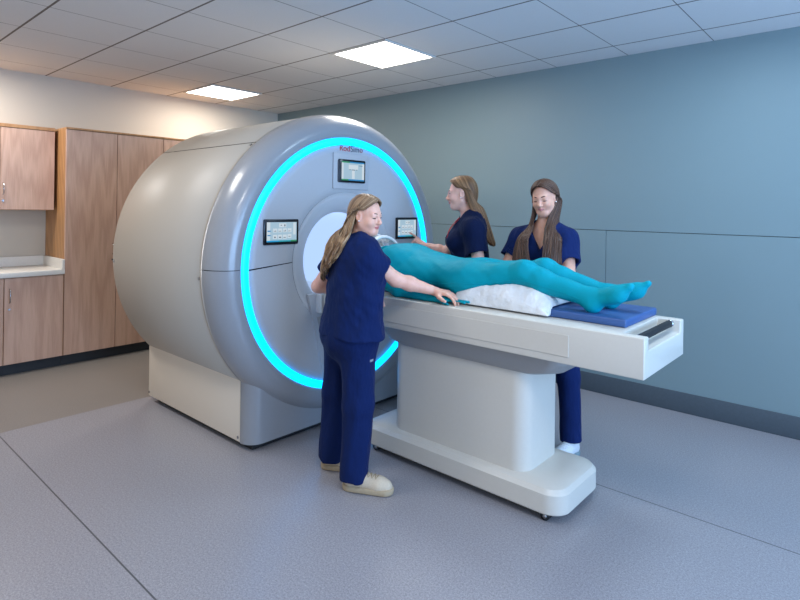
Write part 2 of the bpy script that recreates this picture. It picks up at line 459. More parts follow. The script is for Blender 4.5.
# angle 0 = +y, 90 = up, 180 = -y (camera side)
prof = [(XB+.10, .90), (XB+.02, .975), (XB, RB-.035), (XB+.012, RB-.008), (XB+.04, RB), (XR-.003, RB), (XR-.003, RB-.02)]
v, f = revolve(prof, ang(130.6), ang(238), 96, SY, SZ); sc(from_py('side_shell', v, f, M['scan_side'], None, True))
v, f = revolve(prof, ang(-58), ang(49.4), 96, SY, SZ); sc(from_py('side_shell', v, f, M['scan_side'], None, True))
v, f = revolve(prof, ang(49.8), ang(130.2), 80, SY, SZ); sc(from_py('top_shell', v, f, M['scan_side'], None, True))
v, f = revolve([(XB+.09, 0.01), (XB+.09, 1.0), (XR-.01, 1.012)], 0, 2*PI, 64, SY, SZ); sc(from_py('inner_drum', v, f, M['dark_gap'], None, True))
v, f = revolve([(XR-.01, RB-.02), (XR+.02, RB-.012), (XR+.07, RB-.03), (XR+.12, RB-.075), (XR+.14, .90), (3.385, .86), (3.38, .84)], 0, 2*PI, 96, SY, SZ); sc(from_py('rim_backing', v, f, M['dark_gap'], None, True))  # dark shell added to stop bore glow leaking through the rim seams
# rounded front rim
R = [(XR+.001, RB-.03), (XR+.001, RB-.003), (XR+.006, RB+.004)]
for i in range(19):
    a = i/18*PI*.5
    R.append((XR+.006+.163*math.sin(a), RB+.004-.130*(1-math.cos(a))))
R += [(3.413, .888), (3.410, .874), (3.405, .865), (3.396, .860)]
for nm, a0, a1 in (('front_rim', 0.12, 179.88), ('front_rim', 180.12, 359.88)):
    v, f = revolve(R, ang(a0-.45), ang(a1-.45), 120, SY, SZ); sc(from_py(nm, v, f, M['scan_rim'], None, True))
v, f = revolve([(3.396, .862), (3.404, .860), (3.4075, .848), (3.4075, .824), (3.404, .813), (3.394, .811)], 0, 2*PI, 160, SY, SZ)
sc(from_py('light_ring', v, f, M['ring_light'], None, True))
# face plate in two halves with a joint and the bore opening
BY, BZ, BR = -1.878, 1.145, .312                   # bore
FX = 3.396
def face_half(a0, a1):
    v = []; f = []; n = 72
    for i in range(n+1):
        a = ang(a0+(a1-a0)*i/n); c, s = math.cos(a), math.sin(a)
        p0 = np.array([SY+.811*c, SZ+.811*s]); q = np.array([BY+.46*c, BZ+.46*s])
        row = [(FX-.02, *p0), (FX, *(p0*.997+np.array([SY, SZ])*.003))]
        for k in range(1, 7):
            w = k/6; row.append((FX, *(p0*(1-w)+q*w)))
        row.append((FX-.006, *(q*.99+np.array([BY, BZ])*.01)))
        v += row
    m = len(row)
    for i in range(n):
        for k in range(m-1): f.append((i*m+k, (i+1)*m+k, (i+1)*m+k+1, i*m+k+1))
    return v, f
for a0, a1 in ((.3, 179.7), (180.3, 359.7)):
    v, f = face_half(a0, a1); sc(from_py('face_plate', v, f, M['scan_face'], None, True))
v, f = revolve([(FX-.014, .86), (FX-.012, .85), (FX-.012, .47), (FX-.10, .46), (FX-.10, .40)], 0, 2*PI, 64, SY, SZ); sc(from_py('face_backing', v, f, M['dark_gap'], None, True))
P2 = [(FX-.003, .456), (FX-.004, .45)]
for i in range(9):
    a = i/8*PI/2; P2.append((FX-.004-.085*(1-math.cos(a)), .45-.132*math.sin(a)))
v, f = revolve(P2, 0, 2*PI, 120, BY, BZ); sc(from_py('bore_flare', v, f, M['scan_face'], None, True))
v, f = revolve([(FX-.088, .318), (FX-.11, BR), (2.3, BR), (2.28, .0)], 0, 2*PI, 96, BY, BZ); sc(from_py('bore_tube', v, f, M['bore'], None, True))
# bed rail inside the bore
sc(box('bore_bed', 2.32, FX-.02, BY-.29, BY+.29, .83, .905, M['scan_white'], None, .01))
# docking bay under the bore
rr = []
for x, hw0, hw1, z0, z1 in ((FX-.004, .34, .19, .93, .34), (FX+.012, .335, .185, .925, .345)):
    rr.append([(x, BY-hw0, z0), (x, BY+hw0, z0), (x, BY+hw1, z1), (x, BY-hw1, z1)])
sc(loft('dock_surround', rr, M['scan_face'], None, 30))
rr = []
for x, hw0, hw1, z0, z1 in ((FX-.002, .27, .15, .78, .37), (FX+.016, .262, .143, .772, .378)):
    rr.append([(x, BY-hw0, z0), (x, BY+hw0, z0), (x, BY+hw1, z1), (x, BY-hw1, z1)])
sc(loft('dock_panel', rr, M['table_grey'], None, 30))
sc(box('dock_shelf', FX-.05, FX+.05, BY-.27, BY+.27, .80, .93, M['scan_white'], None, .015))
# foot
zb = .040
sc(box('foot_side_panel', XB+.035, XR-.004, GY-.012, GY+.02, zb+.003, .50, M['scan_panel_lit'], None, .003))
sc(box('foot_core', XB+.07, XR, GY+.012, 2*SY-GY-.01, zb, .6, M['scan_side'], None, .004))
rect = [p for p in rounded_rect(XR-.3, 3.352, GY-.012, 2*SY-GY+.012, .10, 12) if True]
rect = [(max(x, XR), y) for x, y in rect]
sc(loft('foot_front', [ringz(rect, zb), ringz(rect, .62)], M['scan_rim'], None, 40))
sc(box('plinth', XB+.10, 3.315, GY+.03, 2*SY-GY-.03, 0, zb+.002, M['dark_gap'], None, .01))
for x, z in ((XB+.05, zb+.03), (XR-.02, zb+.03), (XR-.02, .455), (XB+.05, .455)):
    v, f = tube_mesh([(x, GY-.011, z), (x, GY-.016, z)], .009, 12); sc(from_py('bolt', v, f, M['chrome'], None, False))
for x, a in ((XR-.02, 182.5), (XB+.05, 181.8), (XR-.025, 132)):
    c, s = math.cos(ang(a)), math.sin(ang(a))
    v, f = tube_mesh([(x, SY+(RB-.004)*c, SZ+(RB-.004)*s), (x, SY+(RB+.005)*c, SZ+(RB+.005)*s)], .010, 12); sc(from_py('bolt', v, f, M['chrome'], None, False))
# screen recess at the top
rc = bmesh.new(); bbox(rc, FX-.004, FX+.012, -2.012, -1.672, 1.622, 1.872, .006, 2); sc(from_bm('screen_mount', rc, M['scan_face'], auto=35))
# touch screens, each with its picture built as thin tiles
def emat(n, rgb, p): return emis(n, rgb, p)
SM = dict(bg=emat('screen_pale_blue', (176, 208, 228), .8), white=emat('screen_white', (214, 228, 238), .85), blue=emat('screen_blue', (40, 140, 205), .8),
          cyan=emat('screen_cyan', (30, 165, 225), .8), teal=emat('screen_teal', (40, 170, 190), .8), green=emat('screen_green', (50, 160, 110), .7), ink=emat('screen_grey', (110, 130, 150), .6))
def screen(y0, y1, z0, z1, kind, x=FX, proud=.013):
    s = box('touchscreen', x-.002, x+proud, y0, y1, z0, z1, M['bezel'], None, .006); sc(s)
    if kind == 'top':
        b_ = sub(box('housing', x, x+proud*.7, y0-.004, y1-.03, z0+.005, z1-.006, M['bezel_side'], None, .003), s)
    X = x+proud; m = .018 if kind != 'top' else .015
    ya, yb, za, zb_ = y0+m, y1-m, z0+m, z1-m
    W, Hh = yb-ya, zb_-za
    def tile(u0, u1, w0, w1, mat, lv, nm='screen_tile'):
        q = box(nm, X-.001, X+.0006+.0004*lv, ya+W*u0, ya+W*u1, za+Hh*w0, za+Hh*w1, SM[mat], None, 0); sub(q, s); return q
    def multi(nm, rects, mat, lv):
        for r4 in rects: tile(*r4, mat, lv, nm)
    tile(0, 1, 0, 1, 'bg', 0, 'display')
    n = 12
    if kind == 'top':
        multi('screen_banner', [(0, .35, .93, 1), (0, .3, 0, .07)], 'green', 1)
        multi('screen_banner', [(.35, 1, .93, 1), (.3, 1, 0, .07)], 'blue', 1)
        multi('screen_side_bar', [(0, .08, .07, .93), (.9, 1, .07, .93)], 'white', 1)
        multi('screen_diagram', [(.3, .72, .60, .84), (.45, .57, .10, .56)], 'white', 1)
        multi('screen_mark', [(.34, .38, .56, .60), (.44, .58, .55, .59), (.64, .68, .56, .60), (.76, .92, .80, .83)], 'ink', 2)
    else:
        for i, c in enumerate(('cyan', 'cyan', 'teal', 'teal', 'green')): tile(i*.2, i*.2+.2, 0, .075, c, 1, 'screen_banner')
        multi('screen_side_bar', [(0, .11, .075, 1), (.88, .97, .35, .97)], 'white', 1)
        multi('screen_button', [(.02, .12, .52, .585), (.02, .12, .31, .365)], 'blue', 2)
        multi('screen_panel', [(.40, .64, .74, .94), (.2, .34, .48, .68), (.37, .5, .48, .68), (.53, .66, .48, .68), (.69, .82, .48, .68), (.2, .34, .15, .36), (.37, .5, .15, .36), (.53, .66, .15, .36), (.69, .82, .18, .38)], 'white', 1)
        multi('screen_icon', [(.45, .49, .82, .86), (.57, .61, .78, .88)]+[(.225+.16*i, .305+.16*i, .53, .555) for i in range(4)]+[(.24, .29, .2, .27), (.40, .47, .2, .26), (.55, .63, .2, .235), (.72, .79, .25, .28), (.60, .62, .555, .60), (.28, .30, .555, .58)], 'ink', 2)
    return s
screen(-2.560, -2.300, 1.262, 1.419, 'side')
screen(-1.972, -1.727, 1.668, 1.828, 'top', FX+.010, .022)
screen(-1.368, -1.118, 1.259, 1.425, 'side')
# raised lettering over the top screen
def lettering(txt, y, z, size, mat, parent=None):
    cu = bpy.data.curves.new('logo_text', 'FONT'); cu.body = txt; cu.size = size; cu.extrude = .0012; cu.align_x = 'LEFT'
    o = bpy.data.objects.new('logo_text', cu); COL.objects.link(o)
    o.matrix_world = Matrix(((0, 0, 1, FX+.0015), (1, 0, 0, y), (0, 1, 0, z), (0, 0, 0, 1)))
    bpy.context.view_layer.update()
    me = bpy.data.meshes.new_from_object(o.evaluated_get(bpy.context.evaluated_depsgraph_get())); w = max([v.co.x for v in me.vertices])
    me.transform(o.matrix_world); bpy.data.objects.remove(o); bpy.data.curves.remove(cu)
    q = link('logo_text', me, mat); sc(q); return y+w+.006
yy = lettering('Rod', -1.952, 1.887, .060, M['logo_red']); yy = lettering('Sim', yy, 1.887, .060, M['logo_grey']); lettering('o', yy, 1.887, .060, M['logo_mix'])

# ------------------------------------------------------------------ patient table
TB = empty('scanner_table', (4.5, TY, 0), 'long white patient table on a single pedestal, docked at the scanner opening', 'table')
def tb(o): o.parent = TB; return world_child(o, TB)
hw = .275; ZT = .975; ZL = .80
Y0, Y1 = -2.132, -1.55
a_ = .055; XE, XN, X0 = 5.472, 5.365, 3.46; ZN = ZT-.060
bm = bmesh.new()
def V_(x, y, z): return bm.verts.new((x, y, z))
B = [V_(X0, Y0, ZL), V_(XE, Y0, ZL), V_(XE, Y1, ZL), V_(X0, Y1, ZL)]
Tt = [V_(X0, Y0, ZT), V_(XE, Y0, ZT), V_(XE, Y0+a_, ZT), V_(XN, Y0+a_, ZT), V_(XN, Y1-a_, ZT), V_(XE, Y1-a_, ZT), V_(XE, Y1, ZT), V_(X0, Y1, ZT)]
N = [V_(XE, Y0+a_, ZN), V_(XN, Y0+a_, ZN), V_(XN, Y1-a_, ZN), V_(XE, Y1-a_, ZN)]
for q in (B[::-1], (B[0], B[1], Tt[1], Tt[0]), (B[2], B[3], Tt[7], Tt[6]), (B[3], B[0], Tt[0], Tt[7]), (B[1], B[2], Tt[6], Tt[5], N[3], N[0], Tt[2], Tt[1]), Tt, N,
          (N[0], N[1], Tt[3], Tt[2]), (N[1], N[2], Tt[4], Tt[3]), (N[2], N[3], Tt[5], Tt[4])): bm.faces.new(q)
bmesh.ops.recalc_face_normals(bm, faces=bm.faces)
bmesh.ops.bevel(bm, geom=list(bm.edges), offset=.006, segments=3, affect='EDGES', profile=.5, clamp_overlap=True)
tb(from_bm('tabletop', bm, M['table'], auto=40))
# raised long rail panel on each side
for s in (-1, 1):
    y = Y0 if s < 0 else Y1
    tb(box('side_rail', 3.5, 5.145, min(y, y+s*.004), max(y, y+s*.004), ZL+.035, ZT-.04, M['table'], None, .0015, 1))
tb(tube('grip_bar', [(5.425, Y0+.05, ZT-.022), (5.425, Y0+.07, ZT-.02), (5.425, Y1-.07, ZT-.02), (5.425, Y1-.05, ZT-.022)], [.012, .017, .017, .012], M['rubber'], None, 14))
for s in (Y0+.062, Y1-.062): tb(tube('grip_ferrule', [(5.425, s-.012, ZT-.021), (5.425, s+.012, ZT-.021)], .0185, M['chrome'], None, 14))
# underside skirt
def rr_(x0, x1, hy, r): return rounded_rect(x0, x1, TY-hy, TY+hy, r, 8)
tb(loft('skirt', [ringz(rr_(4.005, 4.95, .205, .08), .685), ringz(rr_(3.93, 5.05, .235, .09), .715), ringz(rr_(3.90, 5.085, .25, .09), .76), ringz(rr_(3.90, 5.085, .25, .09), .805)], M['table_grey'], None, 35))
tb(loft('pedestal', [ringz(rr_(3.97, 4.875, .195, .085), .15), ringz(rr_(3.97, 4.875, .195, .085), .70)], M['table'], None, 40))
tb(loft('pedestal_base', [ringz(rr_(3.77, 5.085, .24, .1), .045), ringz(rr_(3.765, 5.09, .245, .1), .052), ringz(rr_(3.765, 5.09, .245, .1), .142), ringz(rr_(3.782, 5.073, .228, .09), .163), ringz(rr_(3.812, 5.045, .203, .08), .175), ringz(rr_(3.87, 4.98, .16, .06), .177)], M['table'], None, 25))
tb(box('pedestal_plate', 3.86, 5.0, TY-.16, TY+.16, .02, .05, M['dark_gap'], None, .004))
for x in (3.86, 4.99):
    for s in (-1, 1):
        y = TY+s*.185
        c = tb(box('caster', x-.02, x+.02, y-.02, y+.02, .040, .056, M['chrome'], None, .004))
        for w_ in (-.018, .018):
            v, f = tube_mesh([(x, y+w_-.009, .022), (x, y+w_+.009, .022)], .022, 16); sub(from_py('wheel', v, f, M['rubber'], None, True), c)
            v, f = tube_mesh([(x, y+w_-.011, .022), (x, y+w_+.011, .022)], .011, 12); sub(from_py('wheel_hub', v, f, M['chrome'], None, True), c)
# mattress
mt = box('mattress', 3.47, 5.345, -1.985, -1.545, ZT, ZT+.038, M['mat'], None, .008, 3)
tag(mt, 'thin blue vinyl mattress pad lying on the white table', 'mattress')
# ------------------------------------------------------------------ people
def rz(a): c, s = math.cos(a), math.sin(a); return np.array([[c, -s, 0], [s, c, 0], [0, 0, 1.]])
def rx(a): c, s = math.cos(a), math.sin(a); return np.array([[1, 0, 0], [0, c, -s], [0, s, c.real]])
def ry(a): c, s = math.cos(a), math.sin(a); return np.array([[c, 0, s], [0, 1, 0], [-s, 0, c]])
def headrot(yaw, pitch, roll=0): return rz(math.radians(yaw)) @ rx(math.radians(pitch)) @ ry(math.radians(roll))
def unit(v): v = np.array(v, float); return v/np.linalg.norm(v)
def add_head(F, R, o, s=1.0, chin=0., smile=0.):
    F.frame(np.array(R)*s, o)
    e = lambda c, r, k=.02, mode='u': F.ell(c, np.array(r)*1.0, k, None, mode)
    # the frame is scaled, so radii are given in head units and scaled here
    def E(c, r, k=.02, mode='u'):
        Rm = F.R/s; cc = F.P(c); rr = np.array(r)*s
        def f(p):
            q = (p-cc)@Rm; en = np.linalg.norm(q/rr, axis=-1); g = np.linalg.norm(q/(rr*rr), axis=-1)+1e-9
            return en*(en-1)/g
        m = np.abs(Rm)@rr; F._add(f, cc-m, cc+m, k, mode)
    def C(a, b, ra, rb, k=.01, mode='u'): F.cone(a, b, ra*s, rb*s, k, None, mode)
    E((0, -.014, .036), (.075, .094, .086), .02)
    E((0, .026, -.03), (.058, .062, .082), .04)
    E((0, .060, -.092-chin), (.022, .021, .019), .03)
    for q in (-1, 1):
        C((q*.052, .002, -.05), (q*.020, .058, -.094), .018, .015, .03)
        E((q*.037, .058, -.034), (.024, .024, .024), .025)
        E((q*.031, .100, .001), (.017, .016, .011), .012, 's')
        E((q*.031, .0735, .003), (.0155, .0125, .0115), .006)
        E((q*.077, -.006, -.006), (.009, .019, .031), .008)
        E((q*.084, -.003, -.002), (.006, .010, .017), .006, 's')
        E((q*.010, .097, -.036), (.0085, .010, .0075), .008)
        C((q*.010, .083, .019), (q*.040, .070, .018), .009, .007, .016)
        C((q*.020, .083, -.058+smile), (q*.006, .092, -.0575), .0035, .0050, .006)
        C((q*.019, .082, -.0605+smile), (q*.004, .0905, -.067), .0035, .0056, .006)
    C((0, .086, .012), (0, .104, -.028), .0072, .0090, .014)
    E((0, .107, -.031), (.0098, .0095, .0085), .010)
    C((0, .094, -.044), (0, .091, -.053), .004, .005, .008)
    E((0, .0925, -.0622), (.014, .0045, .0009), .002, 's')
    F.frame()
def add_hand(F, wrist, d, n, side, curls=(20, 25, 15), thumb=30, spread=6, s=1.0, custom=None, tuck=None):
    """wrist point, finger direction d, palm normal n (out of the palm); side = +1 when the thumb leaves along d x n"""
    w = np.array(wrist, float); d = unit(d); n = np.array(n, float); n = unit(n-d*(n@d)); t = np.cross(d, n)*side
    palm = []
    offs = (.030, .010, -.010, -.028); lens = ((.040, .025, .020), (.044, .028, .021), (.040, .026, .021), (.031, .020, .018)); mc = (.083, .084, .079, .072)
    for i in range(4):
        kn = w+d*mc[i]*s+t*offs[i]*s
        F.cone(w+t*offs[i]*.55*s+d*.006, kn, .0135*s, .0108*s, .014)
        c = custom[i] if custom else curls; a = 0; p = kn; dd = unit(d+t*math.tan(math.radians((1.5-i)*spread)))
        r = (.0098, .0102, .0097, .0086)[i]*s
        for j in range(3):
            a += math.radians(c[j]); q = p+(dd*math.cos(a)+n*math.sin(a))*lens[i][j]*s
            F.cone(p, q, r, r*.9, .003 if j else .005); p = q; r *= .9
    b = w+d*.022*s+t*.022*s+n*.008*s
    td = unit(d*.62+t*.68+n*math.sin(math.radians(thumb))*.9)
    p1 = b+td*.040*s; td2 = unit(td+d*.55+n*.1); p2 = p1+td2*.031*s; p3 = p2+unit(td2+d*.3)*.024*s
    F.cone(b, p1, .0165*s, .0125*s, .016); F.cone(p1, p2, .0118*s, .0105*s, .004); F.cone(p2, p3, .0105*s, .0085*s, .004)
def add_arm(F, sh, el, wr, k=1.0):
    sh, el, wr = map(np.array, (sh, el, wr))
    F.cone(sh, el, .050*k, .039*k, .03); F.cone(el, el+(wr-el)*.35, .038*k, .040*k, .02); F.cone(el+(wr-el)*.35, wr, .040*k, .0245*k, .02)
def catmull(P, n):
    P = np.asarray(P, float); K = len(P); Q = np.concatenate([[2*P[0]-P[1]], P, [2*P[-1]-P[-2]]]); out = []
    for x in np.linspace(0, K-1, n):
        i = min(int(x), K-2); t = x-i; a, b, c, d = Q[i:i+4]
        out.append(.5*((2*b)+(-a+c)*t+(2*a-5*b+4*c-d)*t*t+(-a+3*b-3*c+d)*t**3))
    return np.array(out)
def hair_sheet(guides, seed, nu=300, nv=80, amp=.004, wave=0., offs=(0., -.007), tipvar=.08, parent=None, mat=None, name='hair'):
    r = np.random.default_rng(seed); VV = []; FF = []; UV = []; base = 0
    for li, (G, off) in enumerate([(np.array(g, float), o_) for g in guides for o_ in offs]):
        gx = np.linspace(0, len(G)-1, nu)
        A = np.stack([.45*catmull(G[:, k], nu)+.55*np.stack([np.interp(gx, np.arange(len(G)), G[:, k, q]) for q in range(3)], -1) for k in range(G.shape[1])], 1)
        ends = 1-tipvar*np.abs(np.convolve(r.normal(size=nu+8), np.ones(5)/2.2, 'same')[4:-4])
        rows = []
        for i in range(nu):
            c = catmull(A[i], 160); L = np.concatenate([[0], np.cumsum(np.linalg.norm(np.diff(c, axis=0), axis=1))]); L /= L[-1]
            v = np.linspace(0, max(.6, ends[i]), nv); rows.append(np.stack([np.interp(v, L, c[:, q]) for q in range(3)], -1))
        X = np.array(rows)
        du = np.gradient(X, axis=0); dv = np.gradient(X, axis=1); Nn = np.cross(du, dv); Nn /= np.linalg.norm(Nn, axis=-1, keepdims=True)+1e-9
        cen = G[:, :3].reshape(-1, 3).mean(0)
        if ((X[:, :12]-cen)*Nn[:, :12]).sum() < 0: Nn = -Nn
        u = np.linspace(0, 1, nu)[:, None]; v = np.linspace(0, 1, nv)[None]
        rip = sum(a_*np.sin(u*fq*6.28+ph+np.sin(v*w_*3+ph)*ww) for fq, a_, ph, w_, ww in
                  ((9, .8, r.uniform(0, 6), 1.0, .9), (23, .7, r.uniform(0, 6), 1.4, 1.1), (47, .5, r.uniform(0, 6), 2, 1.3), (83, .34, r.uniform(0, 6), 2, 1.4)))
        rip = rip*amp*(.16+.84*np.clip((v-.42)*2.2, 0, 1))
        X = X+Nn*(rip+off*np.clip(v*6, 0, 1))[..., None]
        if wave:
            ph = np.convolve(r.normal(size=nu+30), np.ones(31)/6, 'valid')[:nu, None]*2.5
            g = np.clip((v-.48)/.52, 0, 1); w1 = np.sin(v*26+ph)*g*wave
            tu = du/(np.linalg.norm(du, axis=-1, keepdims=True)+1e-9)
            X = X+tu*w1[..., None]*.8+Nn*(np.cos(v*26+ph)*g*wave*.6)[..., None]
        VV.append(X.reshape(-1, 3)); UV.append(np.stack(np.broadcast_arrays(u+li*.37, v), -1).reshape(-1, 2))
        i, j = np.meshgrid(np.arange(nu-1), np.arange(nv-1), indexing='ij')
        a = (i*nv+j).ravel()+base; FF.append(np.stack([a, a+nv, a+nv+1, a+1], -1)); base += nu*nv
    V = np.concatenate(VV); Fc = np.concatenate(FF); uv = np.concatenate(UV)
    o = big_mesh(name, V, Fc, mat, parent, 0)
    l = o.data.uv_layers.new(name='UVMap'); idx = np.empty(len(o.data.loops), np.int32); o.data.loops.foreach_get('vertex_index', idx)
    l.data.foreach_set('uv', uv[idx].astype(np.float32).ravel())
    md = o.modifiers.new('thickness', 'SOLIDIFY'); md.thickness = .004; md.offset = 0
    return o
def shoe(parent, heel, d, mat, sole, laces):
    """heel on the ground, toe direction d (2-D)"""
    d = unit((d[0], d[1], 0)); R = np.array([[d[1], d[0], 0], [-d[0], d[1], 0], [0, 0, 1.]]); o = np.array((heel[0], heel[1], 0.))
    F = Field(); F.frame(R, o)
    F.cone((0, .042, .054), (0, .19, .040), .042, .040, .03, ((0, 0, 1), .95)); F.cone((0, .19, .038), (0, .226, .034), .043, .036, .03)
    F.cone((0, .040, .05), (0, .036, .095), .039, .036, .02); F.cone((0, .07, .075), (0, .14, .058), .03, .026, .03)
    F.custom(lambda p: p[..., 2]-.024, o-.4, o+.4+np.array((0, 0, -.38+.03)), .002, 's')
    V, Fc = F.mesh(.0045); V0, F0 = V, Fc; up = big_mesh('shoe', V, Fc, mat, parent, 2)
    F = Field(); F.frame(R, o)
    F.cone((0, .036, .018), (0, .220, .018), .047, .050, .01)
    F.custom(lambda p: p[..., 2]-.001, o-.4, o+.4+np.array((0, 0, -.395)), .004, 's')
    F.custom(lambda p: .034-p[..., 2], o-.4, o+.4, .004, 's')
    V, Fc = F.mesh(.0045); big_mesh('sole', V, Fc, sole, up, 1)
    from mathutils.bvhtree import BVHTree
    bv_ = BVHTree.FromPolygons([tuple(p) for p in V0], [tuple(int(i) for i in q) for q in F0])
    vs = []; fs = []
    for k in range(4):
        y = .105+.021*k; pts = []
        for x_, y_ in ((-.026, -.006), (-.014, 0), (0, .003), (.014, .006), (.026, .010), (.012, .016), (-.012, .018)):
            w_ = R@np.array((x_, y+y_, .3))+o; ht = bv_.ray_cast(Vector(w_), Vector((0, 0, -1)))[0]
            if ht is not None: pts.append(np.array(ht)+(0, 0, .001))
        if len(pts) < 3: continue
        v, f = tube_mesh(pts, .0030, 6); b = len(vs); vs += v; fs += [tuple(i+b for i in q) for q in f]
    from_py('laces', vs, fs, laces, up, True)
    return up

def person(c):
    """builds one standing person; all points in the person's own frame (x right, y forward, z up)"""
    th = math.radians(c['face']); fw = np.array((math.cos(th), math.sin(th), 0)); rt = np.array((math.sin(th), -math.cos(th), 0)); loc = np.array((*c['loc'], 0.))
    L = lambda w: np.array(((np.array(w)-loc)@rt, (np.array(w)-loc)@fw, w[2]))
    LD = lambda w: np.array((np.array(w, float)@rt, np.array(w, float)@fw, w[2]))
    j = {k_: (L(v) if k_ in c['world'] else np.array(v, float)) for k_, v in c['j'].items()}
    pel, nb, hd = j['pelvis'], j['neck'], j['head']; HR = headrot(*c['head']); hs = c.get('hs', 1.)
    sp = lambda t, x=0, y=0, z=0: pel+(nb-pel)*t+np.array((x, y, z))
    shL, shR = j['shL'], j['shR']
    F = Field()
    F.cone(sp(0), sp(.5), .125, .105, .05, ((0, 1, 0), .75)); F.cone(sp(.5), sp(.82), .11, .115, .05, ((0, 1, 0), .75)); F.cone(shL, shR, .044, .044, .06)
    ax_ = unit((hd-nb)); F.cone(nb-(0, 0, .04), hd+HR@np.array((0, -.018, -.045)), .056, .047, .035)
    for s, sh in ((-1, shL), (1, shR)): F.cone(nb+(0, -.005, .0), sh+(0, 0, .0), .045, .040, .05)
    for s in 'LR':
        F.cone(j['hip'+s], j['knee'+s], .075, .05, .04); F.cone(j['knee'+s], j['ank'+s], .047, .034, .03)
    for s, sd in (('L', 1), ('R', -1)):
        add_arm(F, j['sh'+s], j['el'+s], j['wr'+s], c.get('armk', 1.))
        h = c['hand'+s]; d = LD(h['d']) if h.get('w') else np.array(h['d'], float); n = LD(h['n']) if h.get('w') else np.array(h['n'], float)
        add_hand(F, j['wr'+s], d, n, sd*h.get('flip', 1), h.get('curls', (20, 25, 15)), h.get('thumb', 30), h.get('spread', 6), h.get('s', .96), h.get('custom'))
    add_head(F, HR, hd, hs, c.get('chin', 0), c.get('smile', 0.))
    V, Fc = F.mesh(.0036, {2: (.88, 2, .0034, .009), 0: (-.9, .9, .0036, .0036), 1: (-.9, .9, .0036, .0036)})
    body = big_mesh('person', V, Fc, [c['skin'], c['lip'], c['hairm']], None, 1)
    body.location = loc; body.rotation_euler = (0, 0, th-PI/2)
    tag(body, c['label'], 'person', c.get('group'))
    me = body.data; n = len(me.polygons); ctr = np.empty(n*3, np.float32); me.polygons.foreach_get('center', ctr)
    q = (ctr.reshape(-1, 3)-hd)@HR/hs; mi = np.zeros(n, np.int32)
    lip = (np.abs(q[:, 0]) < .0215) & (q[:, 1] > .078) & (q[:, 2] > -.0735+.0+np.abs(q[:, 0])*.32) & (q[:, 2] < -.0535-np.abs(q[:, 0])*.12)
    mi[lip] = 1
    scalp = (np.abs(q).max(1) < .14) & ((q[:, 2] > .088-np.clip(.055-q[:, 1], 0, 1)*.9) & (q[:, 1] < .085) | (q[:, 1] < -.035) & (q[:, 2] > -.06))
    mi[scalp] = 2; me.polygons.foreach_set('material_index', mi); me.update()
    hp = lambda p: hd+HR@(np.array(p, float)*hs)
    # eyes, lashes, brows, earrings
    for s in (-1, 1):
        ye = .0755
        F = Field(); F.ell(hp((s*.031, ye-.0045, -.0035)), (.0115*hs,)*3); v, f = F.mesh(.002); eye = big_mesh('eye', v, f, M['eye'], body, 1)
        F = Field(); F.ell(hp((s*.031+c.get('gaze', 0), ye+.0032, -.0055)), (.0052*hs, .0042*hs, .0048*hs)); v, f = F.mesh(.0012); big_mesh('iris', v, f, M['iris'], eye, 1)
        zz = c.get('lid', -.0045)
        tube('eyelash', [hp((s*.0165, ye+.0035, zz-.001)), hp((s*.024, ye+.0095, zz-.0005)), hp((s*.031, ye+.0115, zz)), hp((s*.039, ye+.0085, zz)), hp((s*.0465, ye+.0005, zz+.0015))], [.0012, .0021, .0024, .0024, .0012], M['lash'], body, 8)
        tube('eyebrow', [hp((s*.0125, .0905, .0195)), hp((s*.022, .0905, .0235)), hp((s*.034, .084, .0258)), hp((s*.047, .071, .020))], np.array([.0018, .0024, .0020, .0010])*c.get('browk', 1.), c['brow'], body, 8)
        if s in c.get('ear', ()):
            F = Field(); F.ell(hp((s*.083, .004, -.030)), (.0045,)*3); v, f = F.mesh(.002); big_mesh('earring', v, f, M['earring'], body, 1)
    # scrub top
    hem = c['hem']; W_ = c.get('girth', 1.)
    F = Field()
    F.cone(sp(c.get('hemt', -.05)), sp(.36), .200*W_, .156*W_, .05, ((0, 1, 0), .70)); F.cone(sp(.36), sp(.80), .156*W_, .162*W_, .05, ((0, 1, 0), .68))
    F.cone(shL+(0, 0, -.012), shR+(0, 0, -.012), .056, .056, .07)
    for s in (-1, 1): F.ell(sp(.66, s*.072, .068*W_+c.get('busty', 0), 0), (.078, .070, .074), .05)
    for s, sh in ((-1, shL), (1, shR)): F.cone(nb+(s*.03, -.012, -.015), sh+(0, 0, -.004), .052, .056, .05)
    for s in 'LR':
        a, b = j['sh'+s], j['el'+s]; e = a+(b-a)*c.get('sleeve', .62)
        F.cone(a, e, .066, c.get('cuff', .072), .04, None, 'u', False, True, .013)
    F.custom(lambda p: p[..., 2]-hem-(.012*np.sin(p[..., 0]*9+1)), (-.4, -.4, hem-.3), (.4, .4, hem+.03), .003, 's')
    # V-neck opening and round back neckline
    nz = nb[2]
    def vneck(p):
        x = p[..., 0]-nb[0]; y = p[..., 1]-nb[1]; z = p[..., 2]-nz
        wedge = np.maximum(np.abs(x)*.86-(z+c.get('vdep', .135))*.47, -(y-.0))
        ringd = np.sqrt(x*x+(y*1.0)**2)-.064
        return np.minimum(np.maximum(wedge, np.abs(x)-.075), np.maximum(ringd, -(z+.03)))
    F.custom(vneck, nb-(.12, .12, .2), nb+(.12, .25, .12), .006, 's')
    fold = wob(c['seed'], 26, .0035, (1, 1, .8)); fold2 = wob(c['seed']+1, 60, .0012)
    V, Fc = F.mesh(.006, None, lambda p: fold(p)+fold2(p)); top = big_mesh('scrub_top', V, Fc, c['cloth'], body, 1)
    # trousers
    F = Field(); fs_ = c.get('leg', 1.)
    W_ *= .93; F.cone(sp(.16), sp(-.04), .145*W_, .170*W_, .04, ((0, 1, 0), .70)); F.ell(sp(-.07, 0, -.02), (.172*W_, .128*W_, .12), .05)
